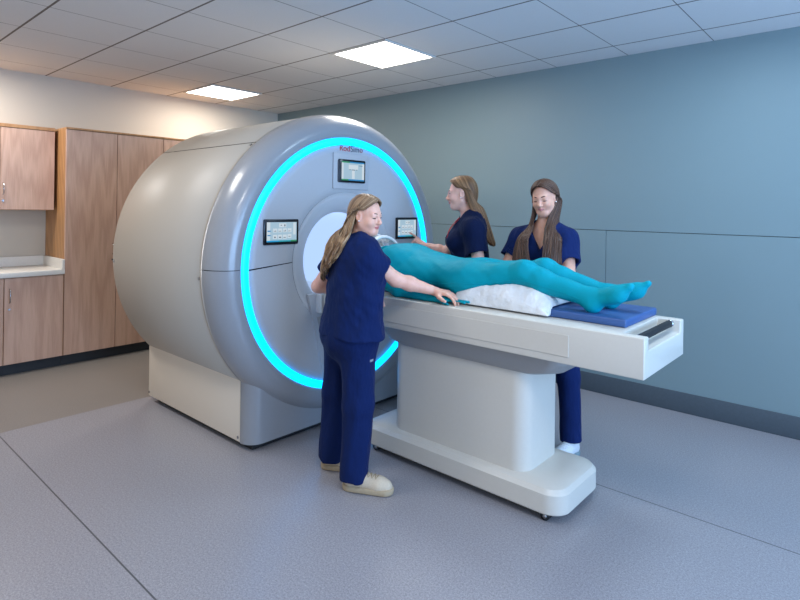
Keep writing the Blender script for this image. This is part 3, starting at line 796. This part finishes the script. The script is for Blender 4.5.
    for s in 'LR':
        F.cone(j['hip'+s], j['knee'+s], .096*fs_, .076*fs_, .035); k_, a_ = j['knee'+s], j['ank'+s]; dn = a_+(0, 0, c.get('drop', -.03))
        F.cone(k_, dn, .074*fs_, .071*fs_, .03, None, 'u', False, True, .013)
    fold = wob(c['seed']+5, 24, .004, (1, 1, .55)); fold2 = wob(c['seed']+6, 55, .0012, (1, 1, .7))
    V, Fc = F.mesh(.0065, None, lambda p: fold(p)+fold2(p)); tr = big_mesh('trousers', V, Fc, c['cloth'], body, 1)
    for s in 'LR':
        d = LD((*c['toe'+s], 0)) if c.get('toew') else np.array((*c['toe'+s], 0)); d = unit(d)
        a_ = j['ank'+s]; shoe(body, (a_[0]-d[0]*.05, a_[1]-d[1]*.05), d[:2], *c['shoe'])
    # hair: each guide runs from the parting to its tip
    gl = []
    for sheet in c['hair']:
        gd = []
        for g in sheet:
            pts = []
            for p in g:
                if p[0] == 'h': pts.append(hp(p[1:]))
                elif p[0] == 'w': pts.append(L(p[1:]))
                else: pts.append(np.array(p[1:], float))
            gd.append(pts)
        gl.append(gd)
    hair_sheet(gl, c['seed']+9, parent=body, mat=c['hairm'], **c.get('hairkw', {}))
    return body, top, tr, L, hp
h = lambda x, y, z: ('h', x, y, z)
b = lambda x, y, z: ('b', x, y, z)
def skull(side, front=0.):
    s = side                                   # guides from the hairline at the forehead round to the nape
    return [
        [h(s*.003, .078, .100), h(s*.030, .078, .093), h(s*.060, .060, .070), h(s*.078, .030, .042), h(s*.081, -.004, .038), h(s*.080, -.028, -.002)],
        [h(s*.003, .055, .117), h(s*.036, .055, .110), h(s*.068, .038, .082), h(s*.084, .006, .050), h(s*.088, -.040, .030), h(s*.086, -.062, -.014)],
        [h(s*.003, .010, .131), h(s*.042, .008, .122), h(s*.076, -.008, .088), h(s*.090, -.030, .040), h(s*.086, -.072, .010), h(s*.078, -.090, -.034)],
        [h(s*.003, -.040, .130), h(s*.036, -.048, .120), h(s*.064, -.070, .088), h(s*.076, -.086, .040), h(s*.072, -.098, -.010), h(s*.060, -.102, -.060)],
        [h(s*.002, -.070, .120), h(s*.020, -.088, .104), h(s*.036, -.108, .070), h(s*.040, -.118, .025), h(s*.040, -.116, -.025), h(s*.032, -.110, -.070)],
    ]
def ends(gs, tails): return [g+t for g, t in zip(gs, tails)]

# --- nurse in front of the table, back to us, looking right
N1c = dict(label='woman in navy scrubs and beige trainers standing at the near side of the table', face=72, loc=(4.02, -2.40), seed=21, skin=M['skin1'], lip=M['lip1'], hairm=M['hair1'], brow=M['brow'], cloth=M['navy'],
    world=('shL', 'shR', 'elL', 'elR', 'wrL', 'wrR', 'kneeL', 'kneeR', 'ankL', 'ankR', 'hipL', 'hipR', 'head', 'neck', 'pelvis'),
    j=dict(pelvis=(4.015, -2.40, .83), neck=(4.045, -2.405, 1.285), head=(4.10, -2.385, 1.457), shL=(3.885, -2.37, 1.235), shR=(4.155, -2.445, 1.245),
           elL=(3.70, -2.38, 1.03), wrL=(3.90, -2.20, 1.0), elR=(4.215, -2.27, 1.11), wrR=(4.335, -2.075, 1.040),
           hipL=(3.905, -2.375, .79), hipR=(4.085, -2.425, .79), kneeL=(3.855, -2.355, .45), kneeR=(4.108, -2.435, .45), ankL=(3.83, -2.375, .085), ankR=(4.10, -2.455, .085)),
    head=(-62, -8, 3), hs=.87, ear=(1,), hem=.80, smile=.003,
    handL=dict(w=1, d=(.8, .5, -.2), n=(0, 0, -1)), handR=dict(w=1, d=(.96, .24, -.06), n=(-.05, .08, -1), curls=(22, 26, 16), thumb=15),
    toeL=(.86, .5), toeR=(.88, .47), toew=1, shoe=(M['beige_shoe'], M['sole'], M['sole']), cuff=.070, sleeve=.54, armk=.98, girth=1.2, leg=1.08, hairkw=dict(amp=.0034, wave=.008, tipvar=.10))
sk = skull(1); R_ = ends(sk, [
    [b(.105, -.075, 1.36), b(.100, -.115, 1.29), b(.060, -.145, 1.215)],
    [b(.080, -.100, 1.34), b(.065, -.140, 1.26), b(.020, -.155, 1.175)],
    [b(.045, -.120, 1.34), b(.025, -.150, 1.25), b(-.02, -.160, 1.15)],
    [b(.010, -.125, 1.34), b(-.015, -.152, 1.24), b(-.055, -.160, 1.12)],
    [b(-.02, -.125, 1.34), b(-.05, -.152, 1.23), b(-.09, -.158, 1.10)]])
sk = skull(-1); L_ = ends(sk, [
    [b(-.055, .085, 1.34), b(-.06, .105, 1.27), b(-.06, .12, 1.18)],
    [b(-.095, .03, 1.34), b(-.12, .05, 1.26), b(-.12, .085, 1.17)],
    [b(-.09, -.05, 1.34), b(-.13, -.06, 1.25), b(-.15, -.07, 1.13)],
    [b(-.06, -.10, 1.34), b(-.10, -.12, 1.24), b(-.14, -.125, 1.09)],
    [b(-.04, -.115, 1.34), b(-.075, -.138, 1.23), b(-.12, -.138, 1.08)]])
N1c['hair'] = [R_+L_[::-1]]
n1, n1top, n1tr, L1, hp1 = person(N1c)
# --- nurse behind the table reaching to the scanner screen
N2c = dict(label='woman in dark navy scrubs behind the table, seen in profile touching the scanner screen', face=221, loc=(4.00, -1.245), seed=41, skin=M['skin2'], lip=M['lip1'], hairm=M['hair2'], brow=M['brow'], cloth=M['navy_dark'],
    world=('shL', 'shR', 'elL', 'elR', 'wrL', 'wrR'),
    j=dict(pelvis=(0, 0, .93), neck=(0, -.005, 1.44), head=(0, .065, 1.605), shL=(4.115, -1.375, 1.36), shR=(3.865, -1.105, 1.37),
           elL=(4.185, -1.405, 1.12), wrL=(4.03, -1.50, 1.085), elR=(3.74, -1.165, 1.17), wrR=(3.565, -1.225, 1.215),
           hipL=(-.09, 0, .88), hipR=(.09, 0, .88), kneeL=(-.1, .02, .48), kneeR=(.1, .02, .48), ankL=(-.1, -.02, .085), ankR=(.1, -.02, .085)),
    head=(-8, -3, 0), hs=.97, ear=(-1,), hem=.86, lid=.004, girth=1.10, busty=.03,
    handL=dict(w=1, d=(-.9, -.2, -.3), n=(0, .2, -1)), handR=dict(w=1, d=(-.80, -.25, .52), n=(-.45, .2, -.85), custom=((0, 4, 4), (62, 70, 40), (66, 72, 40), (66, 70, 40)), thumb=45, spread=3),
    toeL=(0, 1), toeR=(0, 1), shoe=(M['white_shoe'], M['grey_sole'], M['white_shoe']), cuff=.075, sleeve=.66, hairkw=dict(amp=.003, wave=.001, tipvar=.03))
def tails(side):
    s = side
    return [[b(s*.086, .015, 1.50), b(s*.112, -.035, 1.42), b(s*.105, -.105, 1.27)], [b(s*.098, -.015, 1.50), b(s*.112, -.065, 1.41), b(s*.095, -.135, 1.25)],
            [b(s*.090, -.055, 1.50), b(s*.095, -.095, 1.40), b(s*.078, -.155, 1.24)], [b(s*.06, -.080, 1.50), b(s*.06, -.118, 1.40), b(s*.045, -.170, 1.24)], [b(s*.02, -.090, 1.50), b(s*.02, -.126, 1.40), b(s*.015, -.175, 1.25)]]
N2c['hair'] = [ends(skull(1), tails(1))+ends(skull(-1), tails(-1))[::-1]]
n2, n2top, n2tr, L2, hp2 = person(N2c)
# --- nurse behind the table facing us
N3c = dict(label='woman in royal navy scrubs behind the table facing us, long straight hair over both shoulders', face=278, loc=(4.615, -1.215), seed=61, skin=M['skin3'], lip=M['lip3'], hairm=M['hair3'], brow=M['brow3'], cloth=M['navy_royal'],
    world=('shL', 'shR', 'elL', 'elR', 'wrL', 'wrR', 'head', 'neck', 'kneeL', 'ankL'),
    j=dict(pelvis=(0, 0, .90), neck=(4.565, -1.225, 1.375), head=(4.58, -1.275, 1.575), shL=(4.695, -1.205, 1.315), shR=(4.385, -1.215, 1.315),
           elL=(4.765, -1.30, 1.095), wrL=(4.70, -1.52, 1.08), elR=(4.325, -1.31, 1.10), wrR=(4.46, -1.50, 1.08),
           hipL=(.09, 0, .86), hipR=(-.09, 0, .86), kneeL=(4.75, -1.255, .47), kneeR=(-.1, .02, .47), ankL=(4.78, -1.27, .085), ankR=(-.1, -.02, .085)),
    head=(-2, -13, 4), hs=.91, ear=(1, -1), hem=.84, lid=-.0065,
    handL=dict(w=1, d=(-.6, -.7, -.25), n=(-.2, 0, -1)), handR=dict(w=1, d=(.7, -.6, -.25), n=(.2, 0, -1)),
    toeL=(.2, 1), toeR=(.1, 1), shoe=(M['white_shoe'], M['grey_sole'], M['white_shoe']), cuff=.078, sleeve=.62, drop=.005, leg=.9, browk=1.4, hairkw=dict(amp=.003, wave=.0012, tipvar=.05))
N3c['j']['hipL'], N3c['j']['hipR'] = (-.09, 0, .86), (.09, 0, .86)
N3c['j']['kneeR'] = (.1, .02, .47); N3c['j']['ankR'] = (.1, -.02, .085)
sk = [
    [h(.003, .080, .100), h(.030, .079, .093), h(.060, .060, .068), h(.078, .036, .040), h(.081, .010, .030), h(.084, -.002, -.005)],
    [h(.003, .055, .117), h(.036, .055, .110), h(.070, .038, .082), h(.086, .008, .050), h(.089, -.014, .018), h(.093, -.020, -.030)],
    [h(.003, .010, .131), h(.042, .008, .122), h(.078, -.008, .088), h(.092, -.030, .040), h(.094, -.044, -.002), h(.098, -.042, -.055)],
    [h(.003, -.040, .130), h(.036, -.048, .120), h(.064, -.070, .088), h(.078, -.086, .040), h(.084, -.076, -.010), h(.095, -.062, -.068)],
    [h(.002, -.070, .120), h(.020, -.088, .104), h(.036, -.108, .070), h(.048, -.112, .025), h(.060, -.102, -.025), h(.082, -.080, -.078)]]
mir = lambda g: [(p[0], -p[1], p[2], p[3]) for p in g]
# person's right hangs at image left, left at image right
TR = [[b(.075, .07, 1.40), b(.060, .145, 1.30), b(.035, .175, 1.19), b(.030, .175, 1.08)], [b(.095, .06, 1.40), b(.085, .140, 1.30), b(.065, .172, 1.19), b(.055, .172, 1.07)],
      [b(.11, .045, 1.40), b(.11, .125, 1.30), b(.10, .165, 1.19), b(.09, .165, 1.07)], [b(.115, .02, 1.40), b(.135, .10, 1.31), b(.135, .145, 1.20), b(.125, .15, 1.08)], [b(.115, -.01, 1.40), b(.145, .075, 1.32), b(.155, .125, 1.20), b(.145, .135, 1.08)]]
TL = [[b(-.045, .07, 1.40), b(-.045, .145, 1.30), b(-.05, .175, 1.19), b(-.055, .175, 1.06)], [b(-.07, .06, 1.40), b(-.075, .140, 1.30), b(-.075, .172, 1.19), b(-.08, .172, 1.05)],
      [b(-.09, .045, 1.40), b(-.10, .125, 1.30), b(-.105, .165, 1.19), b(-.105, .165, 1.06)], [b(-.10, .02, 1.40), b(-.12, .10, 1.31), b(-.128, .145, 1.20), b(-.125, .15, 1.07)], [b(-.10, -.01, 1.40), b(-.13, .075, 1.32), b(-.145, .125, 1.20), b(-.14, .135, 1.07)]]
sh_ = lambda T_: [[('b', p[1]+(.048 if p[3] < 1.35 else .048-(.022 if T_ is TR else -.012)), p[2]+.03, p[3]) for p in g] for g in T_]
N3c['hair'] = [ends(sk, sh_(TR)), ends([mir(g) for g in sk], sh_(TL))[::-1]]
n3, n3top, n3tr, L3, hp3 = person(N3c)
# ------------------------------------------------------------------ patient lying on the table in a teal suit
PO = np.array((4.4, TY, ZT+.038))
HRp = np.array([[0, 0, -1.], [-1, 0, 0], [0, 1, 0]])
ZP = ZT+.038
NYl, FYl = -1.915, -1.745          # near and far leg
legs = []
for s, y in ((-1, NYl), (1, FYl)):
    dx = .0 if s < 0 else .02
    legs.append((s, (4.43, y+.0*s, 1.106), (4.80+dx, y+.004*s, 1.166), (5.145+dx, y, 1.085), (5.165+dx, y-.0, ZP+.036), (5.335+dx, y+.012*s, 1.150)))
shN, shF = (3.79, -2.005, 1.105), (3.79, -1.645, 1.105)
elN, wrN = (4.06, -2.055, ZT+.040), (4.35, -2.052, ZT+.028)
elF, wrF = (4.08, -1.60, ZP+.045), (4.33, -1.60, ZP+.035)
def patient_field(inf, skinlayer):
    F = Field()
    k = inf
    F.cone((3.86, TY, 1.128), (4.12, TY, 1.112), .160+k, .145+k, .06, ((0, 0, 1), .76))
    F.cone((3.80, TY, 1.130), (3.93, TY, 1.137), .150+k, .152+k, .06, ((0, 0, 1), .78))
    F.cone((4.12, TY, 1.112), (4.46, TY, 1.102), .145+k, .168+k, .08, ((0, 0, 1), .55))
    F.cone(shN, shF, .062+k, .062+k, .06)
    for s in (-1, 1): F.ell((3.93, TY+s*.075, 1.195), (.085+k, .075+k, .048+k), .06)
    F.ell((4.42, TY, 1.098), (.19+k, .172+k, .086+k), .09)
    for s, hip, kn, an, he, toe in legs:
        F.cone(hip, kn, .077+k, .058+k, .05); F.cone(kn, tuple(np.array(kn)*.7+np.array(an)*.3+np.array((0, 0, -.008))), .060+k, .057+k, .03)
        F.cone(tuple(np.array(kn)*.7+np.array(an)*.3+np.array((0, 0, -.008))), an, .056+k, .037+k, .03)
        F.ell(tuple(np.array(kn)+np.array((-.0, 0, .030))), (.055, .042, .030), .03)
        F.cone(an, he, .036+k, .034+k, .03)
        F.cone(tuple(np.array(he)+np.array((.01, 0, .03))), tuple(np.array(toe)-np.array((.045, 0, .035))), .038+k, .034+k, .03)
        F.cone(tuple(np.array(toe)-np.array((.05, 0, .038))), toe, .037+k, .021+k, .02, ((.62, 0, -.78), .72))
    for sh, el, wr, sd in ((shN, elN, wrN, -1), (shF, elF, wrF, 1)):
        F.cone(sh, el, .050+k, .040+k, .03); F.cone(el, wr, .038+k, .028+k, .02)
        add_hand(F, wr, (1, .22 if sd < 0 else 0, .0), (0, .12, -1), sd*1, custom=((-2, 3, 3), (0, 4, 3), (0, 5, 4), (1, 6, 5)) if sd < 0 else None, curls=(10, 14, 8), thumb=5, spread=9, s=1.0+k*3)
    return F
F = Field()
F.cone((3.80, TY, 1.115), (4.2, TY, 1.105), .12, .12, .05, ((0, 0, 1), .72)); F.cone((3.60, TY, 1.10), (3.80, TY, 1.11), .050, .056, .04)
F.cone((4.2, TY, 1.10), (4.42, TY, 1.095), .12, .13, .05, ((0, 0, 1), .6))
for s, hip, kn, an, he, toe in legs: F.cone(hip, kn, .065, .045, .04); F.cone(kn, an, .045, .028, .02)
F.cone(shN, shF, .045, .045, .05)
for sh, el, wr in ((shN, elN, wrN), (shF, elF, wrF)): F.cone(sh, el, .035, .03, .03); F.cone(el, wr, .03, .02, .02)
add_head(F, HRp, (3.535, TY, 1.125), 1.0)
V, Fc = F.mesh(.005)
pb = big_mesh('person', V-PO, Fc, [M['skin2'], M['lip1'], M['hair3']], None, 1); pb.location = PO
tag(pb, 'person lying on the table, covered neck to toes in a teal suit', 'person')
me = pb.data; n_ = len(me.polygons); ctr = np.empty(n_*3, np.float32); me.polygons.foreach_get('center', ctr)
q = (ctr.reshape(-1, 3)+PO-np.array((3.535, TY, 1.125)))@HRp; mi = np.zeros(n_, np.int32)
mi[(np.abs(q).max(1) < .15) & ((q[:, 2] > .085) | (q[:, 1] < -.02) & (q[:, 2] > -.06))] = 2
mi[(np.abs(q[:, 0]) < .021) & (q[:, 1] > .078) & (q[:, 2] > -.073) & (q[:, 2] < -.054)] = 1
me.polygons.foreach_set('material_index', mi)
for s in (-1, 1):
    hq = lambda p: np.array((3.535, TY, 1.125))+HRp@np.array(p)-PO
    tube('eyelash', [hq((s*.018, .079, -.005)), hq((s*.031, .087, -.005)), hq((s*.046, .076, -.003))], [.001, .002, .001], M['lash'], pb, 8)
    tube('eyebrow', [hq((s*.014, .090, .019)), hq((s*.03, .086, .025)), hq((s*.047, .071, .020))], [.002, .003, .001], M['brow'], pb, 8)
w1, w2 = wob(5, 16, .003, (1.2, .6, .8)), wob(6, 48, .0012)
F = patient_field(.006, False)
F.custom(lambda p: 3.745-p[..., 0]+.35*np.abs(p[..., 1]-TY)*0, (3.5, -2.3, .9), (3.76, -1.3, 1.4), .01, 's')
F.custom(lambda p: p[..., 2]-(ZP+.001)+(p[..., 1] < -1.987)*(ZP-ZT), (3.6, -2.3, .85), (5.5, -1.3, ZP+.02), .004, 's')
V, Fc = F.mesh(.005, None, lambda p: w1(p)+w2(p)*(p[..., 0] < 4.9))
suit = big_mesh('bodysuit', V-PO, Fc, M['teal'], pb, 1)
# stitched seam along the near side of the suit, laid on its surface
from mathutils.bvhtree import BVHTree
bv = BVHTree.FromPolygons([tuple(p) for p in V], [tuple(int(i) for i in q) for q in Fc])
pts = []
for x, z in catmull([(4.0, 1.088, 0), (4.15, 1.070, 0), (4.28, 1.066, 0), (4.42, 1.088, 0), (4.6, 1.100, 0), (4.8, 1.135, 0), (4.98, 1.11, 0), (5.12, 1.075, 0)], 60)[:, :2]:
    hit = bv.ray_cast(Vector((x, -2.0+.02, z)), Vector((0, 1, 0)))[0]
    if hit is None or hit.y > -1.90: hit = bv.ray_cast(Vector((x, -2.4, z)), Vector((0, 1, 0)))[0]
    if hit is not None: pts.append(np.array(hit)-PO)
tube('suit_seam', pts, .0022, M['teal'], suit, 6)

# pillow in a crinkled white cover under the knees
nx, ny = 90, 70; hx, hy_, th_ = .292, .205, .125
pc = np.array((4.70, -1.830)); vs = []; fs = []
def leg_under(x, y):
    z = 9.
    for s, hip, kn, an, he, toe in legs:
        for a_, b_, ra, rb in ((hip, kn, .086, .067), (kn, an, .069, .046)):
            if min(a_[0], b_[0]) <= x <= max(a_[0], b_[0]):
                t_ = (x-a_[0])/(b_[0]-a_[0]); r = ra+(rb-ra)*t_; dy = abs(y-(a_[1]+(b_[1]-a_[1])*t_))
                if dy < r: z = min(z, a_[2]+(b_[2]-a_[2])*t_-math.sqrt(r*r-dy*dy)-.001)
    return z
wp = wob(33, 38, .007); wp2 = wob(34, 95, .0028)
for sgn in (1, -1):
    for i in range(nx):
        for j_ in range(ny):
            u = 2*i/(nx-1)-1; v = 2*j_/(ny-1)-1
            pin = 1-.055*(1-u*u)*(v*v)**2-.0*(u*u); pinx = 1-.05*(1-v*v)*abs(u)**3
            x = pc[0]+u*hx*pinx; y = pc[1]+v*hy_*pin
            prof_ = max(0, (1-abs(u)**2.8)*(1-abs(v)**5.0))**.55
            lean = 1-.25*u
            if sgn > 0:
                z = ZP+.012+th_*prof_*lean*.85
                z += float(wp(np.array((x, y, z)))+wp2(np.array((x, y, z))))*min(1, prof_*2)
                z = min(z, leg_under(x, y))
            else: z = ZP+.003+.007*(1-prof_)
            if y < -1.970: z -= min(.037, (-1.970-y)*1.5) if sgn < 0 else min(.034, (-1.970-y)*.8)
            z = max(z, (ZP if y > -1.99 else ZT)+.002+(.002 if sgn > 0 else 0))
            vs.append((x, y, z))
for k_ in (0, 1):
    for i in range(nx-1):
        for j_ in range(ny-1):
            a_ = k_*nx*ny+i*ny+j_; fs.append((a_, a_+ny, a_+ny+1, a_+1) if k_ == 0 else (a_, a_+1, a_+ny+1, a_+ny))
N0 = nx*ny
rim = [(i, 0) for i in range(nx)]+[(nx-1, j_) for j_ in range(1, ny)]+[(i, ny-1) for i in range(nx-2, -1, -1)]+[(0, j_) for j_ in range(ny-2, 0, -1)]
for (a0, a1), (b0, b1) in zip(rim, rim[1:]+rim[:1]): p0 = a0*ny+a1; p1 = b0*ny+b1; fs.append((p0, N0+p0, N0+p1, p1))
pw = from_py('pillow', np.array(vs)-np.array((4.7, -1.8, ZP)), fs, M['pillow'], None, True); pw.location = (4.7, -1.8, ZP)
tag(pw, 'white pillow in a crinkled cover under the knees of the person in teal', 'pillow')

# white head coil over the patient's face
hc = empty('head_coil', (3.56, TY, ZP), 'white plastic head coil cage around the head of the lying person', 'head coil')
def hcx(o): o.parent = hc; return world_child(o, hc)
def arch(name, x, r, a0, a1, rad, n, mat, fl=1.0):
    return hcx(tube(name, [(x, TY+r*math.cos(ang(a)), 1.125+r*math.sin(ang(a))) for a in np.linspace(a0, a1, n)], rad, mat, None, 10, fl))
for x in (3.43, 3.56, 3.70): arch('hoop', x, .180, -20, 200, .012, 33, M['coil'], 1.4)
for a in (18, 54, 90, 126, 162):
    y, z = TY+.180*math.cos(ang(a)), 1.125+.180*math.sin(ang(a))
    rail = hcx(tube('rail', [(3.42, y, z), (3.71, y, z)], .009, M['coil'], None, 10))
    for x in (3.46, 3.5, 3.57, 3.61, 3.65):
        q = box('rail_block', x-.013, x+.013, y-.014, y+.014, z-.014, z+.016, M['coil'], None, .003); sub(q, rail)
        if x > 3.55: q2 = box('rail_insert', x-.007, x+.007, y-.013, y-.0122, z-.006, z+.006, M['coil_g'], None, 0); sub(q2, rail)
v = []; f = []
cr = [(r, a) for r in (.150, .172) for a in np.linspace(188, 352, 25)]
rows = []
for x in (3.41, 3.70):
    rows.append([(x, TY+.150*math.cos(ang(a)), max(ZP+.002, 1.125+.150*math.sin(ang(a)))) for a in np.linspace(190, 350, 25)]+[(x, TY+.172*math.cos(ang(a)), max(ZP, 1.125+.172*math.sin(ang(a)))) for a in np.linspace(350, 190, 25)])
hcx(loft('cradle', rows, M['coil'], None, 40))
# small details on the staff
w_ = L2((4, -1.4, 1.3))
lan = []
for t_ in np.linspace(0, 1, 14): lan.append(np.array((-.055+.050*t_, .075+.085*math.sin(t_*1.5), 1.435-.13*t_)))
lan2 = [np.array((-p[0], p[1], p[2])) for p in lan]
tube('lanyard', lan+[np.array((0, .168, 1.29))], .0042, M['red'], n2, 8, .4)
tube('lanyard', lan2+[np.array((0, .168, 1.29))], .0042, M['red'], n2, 8, .4)
me_ = n1tr.data; bt = BVHTree.FromPolygons([v.co for v in me_.vertices], [tuple(p.vertices) for p in me_.polygons])
ht = bt.ray_cast(Vector((.6, .03, .695)), Vector((-1, 0, 0)))
if ht[0] is not None:
    q = box('fabric_tag', -.002, .002, -.013, .013, -.006, .006, M['tag'], n1tr, .001); q.location = ht[0]; q.rotation_euler = Vector((1, 0, 0)).rotation_difference(ht[1]).to_euler()
# ------------------------------------------------------------------ light and camera
def area(name, loc, size, power, color, rot, sy=None):
    l = bpy.data.lights.new(name, 'AREA'); l.energy = power; l.color = color; l.size = size
    if sy: l.shape = 'RECTANGLE'; l.size_y = sy
    o = bpy.data.objects.new(name, l); COL.objects.link(o); o.location = loc; o.rotation_euler = rot; return o
W = bpy.data.worlds.new('room_ambience'); S.world = W; W.use_nodes = True
W.node_tree.nodes['Background'].inputs[0].default_value = (.86, .87, .9, 1); W.node_tree.nodes['Background'].inputs[1].default_value = .58
WARM = (1, .95, .88)
for (x, y, p) in ((3.118, -3.67, 21), (.68, -3.67, 28), (5.56, -3.67, 22), (8.0, -3.67, 20)):
    area('ceiling_lamp', (x, y, H-.03), .56, p, (1, .97, .94), (0, 0, 0))
area('ceiling_lamp', (5.56, -1.23, H-.03), .56, 22, (.62, .82, 1), (0, 0, 0))  # unseen lamp of the grid, tinted cool to add blue light at right
for (x, y, p) in ((3.118, -1.23, 13), (.68, -1.23, 13)):
    area('ceiling_lamp', (x, y, H-.03), .56, p, WARM, (0, 0, 0))
# unseen cool area light added beyond the right of the view for blue tint
area('window_daylight', (9.0, -2.6, 1.5), 2.2, 265, (.32, .58, 1), (0, math.radians(120), 0), 3.6)
cam = bpy.data.cameras.new('camera'); co = bpy.data.objects.new('camera', cam); COL.objects.link(co)
yaw, roll = -0.7234, 0.0140
cam.sensor_width = 36; cam.lens = 553.79/800*36; cam.shift_y = (207.41-300)/800; cam.clip_start = .05
Fv = Vector((math.sin(yaw), math.cos(yaw), 0)); Rv = Vector((math.cos(yaw), -math.sin(yaw), 0)); Uv = Rv.cross(Fv)
c_, s_ = math.cos(roll), math.sin(roll); Rr = Rv*c_+Uv*s_; Ur = -Rv*s_+Uv*c_
co.matrix_world = Matrix(((Rr.x, Ur.x, -Fv.x, 6.2215), (Rr.y, Ur.y, -Fv.y, -4.5155), (Rr.z, Ur.z, -Fv.z, 1.5023), (0, 0, 0, 1)))
S.camera = co
S.view_settings.view_transform = 'Standard'; S.view_settings.look = 'None'; S.view_settings.gamma = 1; S.view_settings.use_curve_mapping = False
S.view_settings.exposure = 0.0
